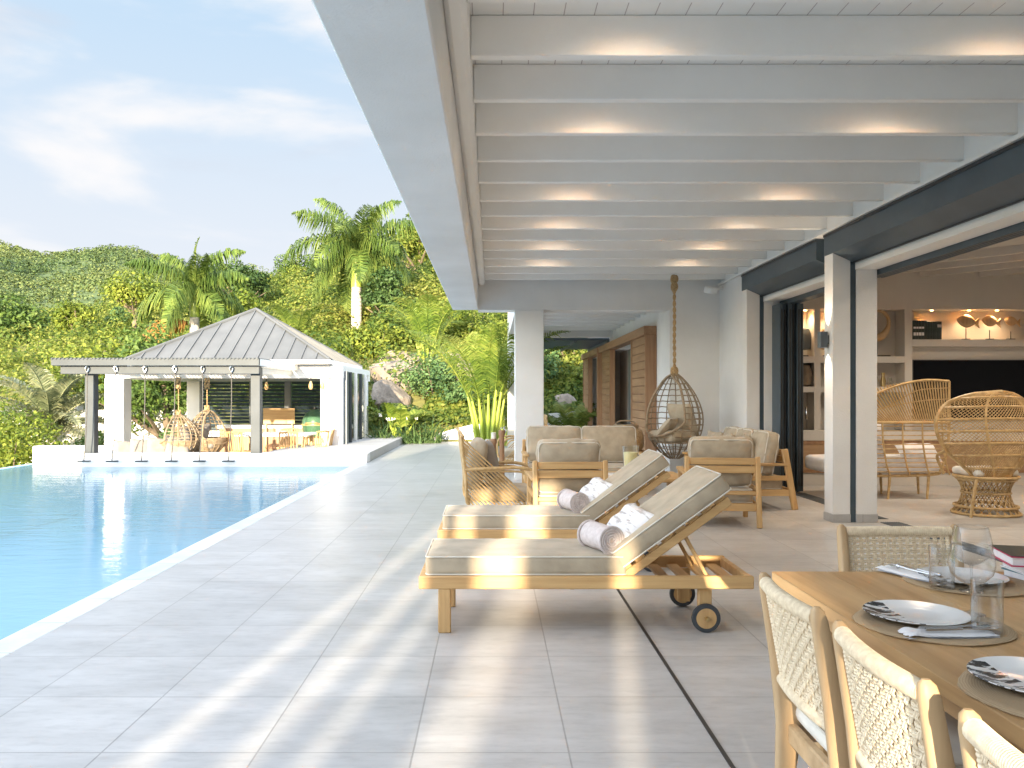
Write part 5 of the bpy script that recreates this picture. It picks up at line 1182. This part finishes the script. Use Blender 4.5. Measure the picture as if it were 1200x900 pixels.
t = thing('dining_table', 'solid oiled wood dining table with plank top in the right foreground', 'table', (1.65, 1.2, 0))
mb = MB(); xs = [1.035, 1.24, 1.45, 1.66, 1.87, 2.07, 2.27]
for a, b in zip(xs[:-1], xs[1:]): mb.box(a+.0008, -0.9, 0.708, b-.0008, 3.10, 0.75, .0025)
mb.build('table_top', M['table_wood'], t, world=True)
for x in (1.12, 2.1):
    for y in (-.7, 2.85): mb = MB(); mb.box(x, y, 0, x+.09, y+.09, .708, .008); mb.build('leg', M['table_wood'], t, world=True)
mb = MB(); mb.box(1.12, -.6, .62, 1.15, 2.85, .708); mb.box(2.15, -.6, .62, 2.18, 2.85, .708); mb.build('apron', M['table_wood'], t, world=True)
ZT = 0.7515
for (x, y, nm) in ((1.245, 2.37, 'at the corner seat nearest the loungers'), (1.65, 2.90, 'at the far head of the table'), (1.235, 1.80, 'at the seat by the right picture edge')):
    mb = MB(); n = 72; prof = [(.001, .004), (.10, .0045), (.17, .004), (.174, .006), (.195, .0065), (.205, .003), (.203, 0), (.001, 0)]
    mb.lathe(prof, n, caps=False)
    mb.v = [(p[0]*(1+.012*math.sin(7*math.atan2(p[1], p[0]))+.008*math.sin(23*math.atan2(p[1], p[0]))), p[1]*(1+.012*math.sin(7*math.atan2(p[1], p[0]))), p[2]+.0008*math.sin(40*p[0])) for p in mb.v]
    o = mb.build('placemat', M['jute'], None); o.location = (x, y, ZT); tag(o, 'round jute placemat '+nm, 'placemat')
for (x, y, rz, nm) in ((1.225, 2.42, 0, 'at the corner seat nearest the loungers'), (1.64, 2.92, 20, 'at the far head of the table, behind the glasses'), (1.22, 1.865, 8, 'cut by the right picture edge')):
    o = MB().lathe([(.001, .006), (.085, .006), (.095, .009), (.13, .0165), (.140, .019), (.1415, .0175), (.13, .012), (.09, .001), (.001, .0)], 64, caps=False).build('plate', M['plate'], None); o.location = (x, y, ZT+.006); o.rotation_euler = (0, 0, R(rz)); tag(o, 'white plate with dark leaf print '+nm, 'plate')
def wine(label, x, y, h=.205, r=.063):
    prof = [(.001, .0), (.036, .0), (.037, .002), (.012, .006), (.0042, .014), (.0038, .075), (.007, .085), (.035, .098), (.056, .120), (r, .145), (.060, .172), (.050, h), (.049, h+.0006), (.0485, h-.002)]
    o = MB().lathe(prof, 40, caps=False).build('wine_glass', M['glass'], None); o.location = (x, y, ZT+.006); tag(o, label, 'wine glass')
wine('stemmed wine glass nearest the camera, behind the near tumbler', 1.41, 2.46); wine('stemmed wine glass farther back by the head seat', 1.575, 2.75, .213)
def tumbler(label, x, y):
    prof = [(.001, .0), (.036, .0), (.038, .003), (.040, .14), (.039, .1406), (.0386, .138), (.0384, .016), (.001, .013)]
    o = MB().lathe(prof, 36, caps=False).build('tumbler', M['glass'], None); o.location = (x, y, ZT+.006); tag(o, label, 'glass')
tumbler('straight water tumbler on the near placemat', 1.352, 2.285); tumbler('straight water tumbler on the far placemat', 1.505, 2.80)
def napkin(label, x, y, rz, L_, W_):
    mb = MB(); nx_, ny_ = 26, 8; vs = []; fs = []
    for lay in (1, 0):
        for i in range(nx_+1):
            for j in range(ny_+1):
                u = -L_/2+L_*i/nx_; v = -W_/2+W_*j/ny_; ed = min(1, 4*min(j, ny_-j)/ny_)**.5*min(1, 6*min(i, nx_-i)/nx_)**.5
                z = lay*(.004+.012*ed*(0.75+0.25*math.sin(7*v/W_+3*u/L_)) + .010*math.exp(-((u+L_*.42)/.02)**2)*(0.5+0.5*math.sin(j*1.9)))
                vs.append((u+.004*math.sin(j*1.7), v*(1+.10*math.sin(9*u/L_)), z))
    n1 = (nx_+1)*(ny_+1)
    for l in (0, 1):
        for i in range(nx_):
            for j in range(ny_): a = l*n1+i*(ny_+1)+j; fs.append((a, a+ny_+1, a+ny_+2, a+1))
    mb.add(vs, fs); o = mb.build('napkin', M['white_cloth'], None, ang=80); o.location = (x, y, ZT+.006); o.rotation_euler = (0, 0, R(rz)); tag(o, label, 'napkin')
napkin('white folded napkin on the near placemat in front of the plate', 1.225, 2.245, 2, .25, .055)
napkin('white folded napkin on the far placemat left of the glasses', 1.50, 3.0, -68, .24, .085)
def fork(label, x, y, z, rz):
    mb = MB(); mb.tube([(-.10, 0, 0), (0.0, 0, .001), (.045, 0, .004)], [.0045, .0028, .003], 6)
    mb.tube([(.045, 0, .004), (.055, 0, .003)], [.004, .010], 8)
    for k in (-1.5, -.5, .5, 1.5): mb.tube([(.052, k*.0056, .003), (.075, k*.0056, .0), (.096, k*.0052, .003)], [.0022, .0018, .0012], 5)
    o = mb.build('fork', M['steel'], None); o.location = (x, y, z); o.rotation_euler = (0, 0, R(rz)); tag(o, label, 'fork')
def knife(label, x, y, z, rz):
    mb = MB(); mb.tube([(-.10, 0, 0), (0.0, 0, .001)], [.005, .004], 6); mb.prism([(0, -.004), (.09, -.005), (.105, .004), (.09, .007), (0, .005)], 'z', .0, .0018)
    o = mb.build('knife', M['steel'], None); o.location = (x, y, z); o.rotation_euler = (0, 0, R(rz)); tag(o, label, 'knife')
fork('steel fork on the near napkin', 1.245, 2.250, ZT+.027, 3); knife('steel knife on the near napkin', 1.255, 2.232, ZT+.026, 1)
fork('steel fork on the far napkin', 1.495, 2.99, ZT+.027, 112); knife('steel knife on the far napkin', 1.525, 3.0, ZT+.026, 110)
zb = ZT
for i, (w_, d_, h_, cv, rz, lab, dx) in enumerate(((.26, .20, .030, 'book_blue', 6, 'pale blue spined book at the bottom of the stack by the right edge', .03), (.25, .19, .032, 'ceramic', -4, 'white book in the middle of the stack on the table', .015), (.30, .23, .035, 'book_red', -14, 'red covered book with dark top, topmost on the stack', 0.0))):
    t = thing('book', lab, 'book', (1.945+dx, 2.93, zb), R(rz))
    mb = MB(); mb.box(-w_/2, -d_/2, 0, w_/2, d_/2, .004); mb.box(-w_/2, -d_/2, h_-.004, w_/2, d_/2, h_); mb.box(w_/2-.004, -d_/2, .004, w_/2, d_/2, h_-.004); mb.build('cover', M[cv], t)
    MB().box(-w_/2+.006, -d_/2+.006, .0042, w_/2-.0042, d_/2-.006, h_-.0042).build('pages', M['paper'], t)
    if i == 2: MB().box(-w_/2+.002, -d_/2+.002, h_+.0005, w_/2-.002, d_/2-.002, h_+.0015).build('jacket_picture', M['book_dark'], t)
    zb += h_+.0018

# ================================================================ LIVING ROOM
t = thing('rattan_loveseat', 'rattan loveseat with fan shaped back and white cushions inside the living room', 'sofa', (5.3, 11.35, 0))
ox, oy = 5.3, 11.35
xr = 0.90; xl = -0.90
def arc_z(x): return 1.04+0.57*max(0.0, 1-((xr-0.25-x)/1.35)**2)**0.62
mb = MB(); mb.tube(curve([(xr, 0, 1.60), (0.6, 0, 1.615), (0.3, 0, 1.57), (0.0, 0, 1.47), (-0.3, 0, 1.32), (-0.55, 0, 1.12), (-0.62, 0, 1.04)], 6), .017, 8); mb.tube([(xr, 0, 1.60), (xr, 0, 1.04)], .018, 8); mb.tube([(xl+.2, 0, 1.04), (xr, 0, 1.04)], .022, 8); mb.tube(curve([(xr, 0, 1.04), (xr-.02, .0, .7), (xr-.10, 0.02, .40), (xr-.2, .05, .33), (0, .05, .31), (xl+.2, .05, .33)], 6), .02, 8); mb.build('back_frame', M['rattan'], t)
mb = MB()
for k in range(38):
    f = k/37; x0 = -0.18+1.10*f; x1 = -0.62+(xr+.62)*f**0.9*1.0; xt = -0.75+1.64*f**0.85
    xt = min(xr-.01, xt); xt2 = max(-.60, xt); zt = 1.04+0.57*max(0, 1-((0.62-xt2)/1.24)**2)**.55 if xt2 < .62 else 1.605
    mb.tube([(x0, 0, 1.05), ((x0+xt2)/2, .01, (1.05+zt)/2), (xt2, 0, zt)], .011, 5)
for zz, a in ((1.48, .45), (1.33, .1)): mb.tube(curve([(xr, .01, zz+.03), (.5, .01, zz+.0), (a-.2, .01, zz-.12), (a-.45, .01, zz-.26)], 5), .008, 5)
mb.build('fan_rods', M['rattan'], t)
mb = MB()
for k in range(11): z = .37+.062*k; mb.tube([(xl+.25, 0.0, z), (xr-.03-.1*max(0, .55-z), 0, z)], .008, 5)
for k in range(6): x = -.55+.27*k; mb.tube(curve([(x, -.012, 1.04), (x+.01, -.012, .75), (x+.06, -.012, .45), (x+.11, 0, .33)], 4), .012, 6)
mb.build('lower_rods', M['rattan'], t)
for x in (-.5, .12, .65):
    MB().tube([(x, .05, .33), (x-.05, .0, 0)], [.022, .016], 8).build('leg', M['rattan'], t); MB().tube([(x+.1, .55, .33), (x+.14, .6, 0)], [.022, .016], 8).build('leg', M['rattan'], t)
MB().rbox((1.6, .75, .2), .06, .02, TR(0.03, .44, .45)).build('seat_cushion', M['white_cloth'], t)
MB().pillow(.62, .56, .24, TR(-.2, .22, .78) @ RX(R(78))).build('back_cushion', M['white_cloth'], t)
MB().pillow(.55, .42, .2, TR(.62, .24, .58) @ RX(R(40))).build('back_cushion', M['white_cloth'], t)

t = thing('peacock_chair', 'honey peacock chair with wide round woven back seen from behind', 'armchair', (5.87, 9.75, 0), R(4))
def hwid(z):  # half width of the back at height z
    f = max(0.0, min(1.0, (z-.44)/(1.45-.44)))
    return .24+.42*math.sin(PI/2*f/.6)**1.25 if f < .6 else .66*math.sqrt(max(0, 1-((f-.6)/.4)**2))
def shell(s, z): h = hwid(z); x = h*s; return (x, -.10+0.30*(s*s)*min(1, h/.5)-.10*math.sin(PI*(z-.44)), z)
mb = MB(); P = [shell(-1, .44+1.01*i/40) for i in range(41)]+[shell(1, .44+1.01*i/40) for i in range(40, -1, -1)]; mb.tube(P, .022, 8); mb.build('rim', M['rattan'], t)
mb = MB()
for z in (.55, .70, .84, .98, 1.12, 1.26, 1.37): mb.tube([shell(-1+2*i/24, z+.02*math.sin(PI*i/24)) for i in range(25)], .014, 6)
for s in (-.36, .5): mb.tube([shell(s*(0.85+.15*(i/24)), .44+.97*i/24) for i in range(25)], .015, 6)
mb.build('back_hoops', M['rattan'], t)
mb = MB()
for sg in (-1, 1):
    for k in range(-46, 47):
        seg = []
        for i in range(49):
            z = .45+.99*i/48; s = k/16.0+sg*(z-.95)*1.6
            if abs(s) < .99: seg.append(shell(s, z))
            else:
                if len(seg) > 2: mb.tube(seg, .0048, 4)
                seg = []
        if len(seg) > 2: mb.tube(seg, .0048, 4)
mb.build('back_weave', M['rattan'], t)
mb = MB()
for z, r in ((.02, .36), (.10, .335), (.26, .255), (.42, .31), (.45, .34)): mb.tube([(r*math.cos(2*PI*k/26), .18+r*math.sin(2*PI*k/26), z) for k in range(26)], .017, 6, closed=True)
def br(z): return .25+.11*((z-.27)/.25)**2 if z < .27 else .25+.09*((z-.27)/.18)**2
for sg in (-1, 1):
    for k in range(26):
        a0 = 2*PI*k/26; mb.tube([(br(z)*math.cos(a0+sg*z*2.2), .18+br(z)*math.sin(a0+sg*z*2.2), z) for z in [.02+.43*i/10 for i in range(11)]], .007, 5)
mb.build('base', M['rattan'], t)
mb = MB(); mb.lathe([(.001, .44), (.34, .44), (.34, .46), (.001, .46)], 30, (0, .18, 0)); mb.build('seat', M['rattan'], t)
for s in (-1, 1):
    MB().tube(curve([shell(s*.98, .80), (s*.44, .30, .74), (s*.40, .50, .66), (s*.33, .48, .45)], 6), .018, 8).build('armrest', M['rattan'], t)
    MB().tube([(s*.30, -.1, .44), (s*.36, -.12, .2), (s*.37, -.1, 0)], .018, 8).build('leg', M['rattan'], t)
MB().rbox((.52, .5, .09), .04, .01, TR(0, .2, .505)).build('seat_cushion', M['cream'], t)

t = thing('television', 'large black television in the recess of the shelf wall', 'television', (7.9, 13.42, 1.45))
MB().box(-1.17, -.03, -.42, 1.17, .02, .53, .006).build('casing', M['black_metal'], t); MB().box(-1.155, -.033, -.405, 1.155, -.0305, .515).build('screen', M['tv'], t)
t = thing('ring_sculpture', 'carved wooden ring sculpture on a black stand in the left niche', 'sculpture', (6.20, 13.42, 2.034))
MB().box(-.17, -.05, 0, .17, .05, .02, .004).build('base', M['black_metal'], t); MB().tube([(-.03, 0, .02), (-.03, 0, .30)], .012, 8).build('rod', M['black_metal'], t)
P = []; rr = []
for k in range(32):
    a = 2*PI*k/32; P.append((-.03+.19*math.cos(a)*(1+.15*math.sin(a)), 0, .52+.22*math.sin(a))); rr.append(.028+.038*max(0, -math.sin(a)))
MB().tube(P, rr, 10, closed=True).build('ring', M['chair_wood'], t)
def fish(label, x, s, sit):
    t = thing('fish_sculpture', label, 'sculpture', (x, 13.42, 2.303)); MB().box(-.05, -.04, 0, .05, .04, .015).build('base', M['black_metal'], t); MB().tube([(0, 0, .01), (0, 0, .18*s/.15)], .006, 6).build('rod', M['black_metal'], t)
    bm_ = MB(); prof = []
    for i in range(13):
        f = i/12; prof.append((max(.001, .80*s*math.sin(PI*(f*.93+.02))**.75*.85), (f-.5)*1.9*s))
    bm_.lathe(prof, 16, (0, 0, 0), TR(0, 0, .30) @ RY_(R(100)) @ Matrix.Scale(.45, 4, (0, 1, 0)))
    bm_.prism([(.75*s, .27), (1.35*s, .30+.33*s), (1.25*s, .25), (1.4*s, .24-.35*s)], 'y', -.012, .012); bm_.build('body', M['chair_wood'], t)
fish('largest wooden fish sculpture on the lit shelf', 7.60, .155, 0); fish('middle sized wooden fish sculpture on the lit shelf', 7.98, .13, 0); fish('smallest wooden fish sculpture farthest right on the lit shelf', 8.32, .11, 0)
x = 6.70
bl = ['first black book with white bands, leftmost in the shelf row', 'second banded book in the shelf row, next to the leftmost', 'third banded black book in the shelf row', 'fourth banded black book in the shelf row', 'plain black book right of the banded ones', 'sixth dark book in the shelf row', 'seventh dark book in the shelf row', 'large black album near the right of the shelf row', 'black album closing the shelf row on its right end']
for i in range(9):
    w_ = (.045, .04, .05, .04, .05, .045, .04, .07, .075)[i]; h_ = .30 if i < 5 else .285
    t = thing('book', bl[i], 'book', (x+w_/2, 13.40, 2.302), 0, 'dark books on the lit shelf'); MB().box(-w_/2+.001, -.09, 0, w_/2-.001, .1, h_, .003).build('cover', M['book_dark'], t)
    if i < 4:
        [MB().box(-w_/2+.004, -.0915, z0, w_/2-.004, -.0902, z1).build('band', M['paper'], t) for z0, z1 in ((.06, .11), (.17, .20))]
    if i == 8:
        mb = MB()
        for q in range(5): mb.box(-w_/2+.006+.013*q, -.0915, .19, -w_/2+.014+.013*q, -.0902, .235)
        mb.build('band', M['paper'], t)
    x += w_
for i, (x, r, h) in enumerate(((6.16, .05, .17), (6.27, .045, .22), (6.38, .05, .14))):
    o = MB().lathe([(.001, 0), (r*.8, 0), (r, h*.4), (r*.55, h*.75), (r*.6, h), (r*.5, h), (.001, .02)], 18, caps=False).build('vase', M['vase_glass' if i != 1 else 'brass'], None); o.location = (x, 13.42, 1.553); tag(o, ('clear glass vase leftmost in the lower niche', 'tall brass vase in the lower niche', 'short clear glass vase rightmost in the lower niche')[i], 'vase')
for i, (x, z) in enumerate(((5.02, 2.034), (5.02, 1.553), (5.38, 2.034))):
    t = thing('mask_sculpture' if i != 1 else 'jar', ('dark round mask on a stand in the upper niche by the far opening', 'dark jar in the middle niche seen through the far opening', 'pale disc sculpture in the upper niche behind the post')[i], ('sculpture', 'jar', 'sculpture')[i], (x, 13.45, z))
    MB().box(-.05, -.04, 0, .05, .04, .02).build('base', M['black_metal'], t)
    MB().lathe([(.001, 0), (.10, .02), (.13, .2), (.08, .34), (.001, .36)], 18, (0, 0, .1 if i != 1 else .0), Matrix.Scale(.4, 4, (0, 1, 0)) if i != 1 else None).build('disc' if i != 1 else 'pot', M['grey_metal' if i == 0 else 'bark' if i == 1 else 'wicker'], t)
for i, x in enumerate((6.25, 7.05, 7.65, 8.10, 5.38, 5.02)):
    t = thing('shelf_spot', 'tiny recessed shelf light above %s' % ('the ring sculpture', 'the row of books', 'the largest fish', 'the middle fish', 'the disc niche', 'the round mask')[i], 'light', (x, 13.42, 2.779), 0, 'recessed shelf lights')
    MB().lathe([(.03, 0), (.03, -.006), (.001, -.006)], 14).build('housing', M['white_paint'], t); MB().lathe([(.02, -.007), (.001, -.007)], 12).build('bulb', M['lamp_glow'], t)
    spot(t, (0, 0, -.02), 3.2, 130, (1.0, .74, .44), blend=1.0)
for i, (x, y) in enumerate(((5.6, 11.0), (7.6, 11.0), (5.6, 8.2), (7.6, 8.2))):  # extra ceiling lights added to brighten the dim living room
    t = thing('room_fill_spot', 'added living room fill light %s' % ('over the loveseat', 'in front of the television', 'over the peacock chair', 'deep right in the room')[i], 'light', (x, y, 3.399), 0, 'added living room fill lights')
    MB().lathe([(.05, 0), (.05, -.008), (.001, -.008)], 16).build('housing', M['white_paint'], t); MB().lathe([(.035, -.009), (.001, -.009)], 14).build('bulb', M['lamp_glow'], t)
    spot(t, (0, 0, -.03), 32, 150, (1.0, .85, .68), rad=.05)
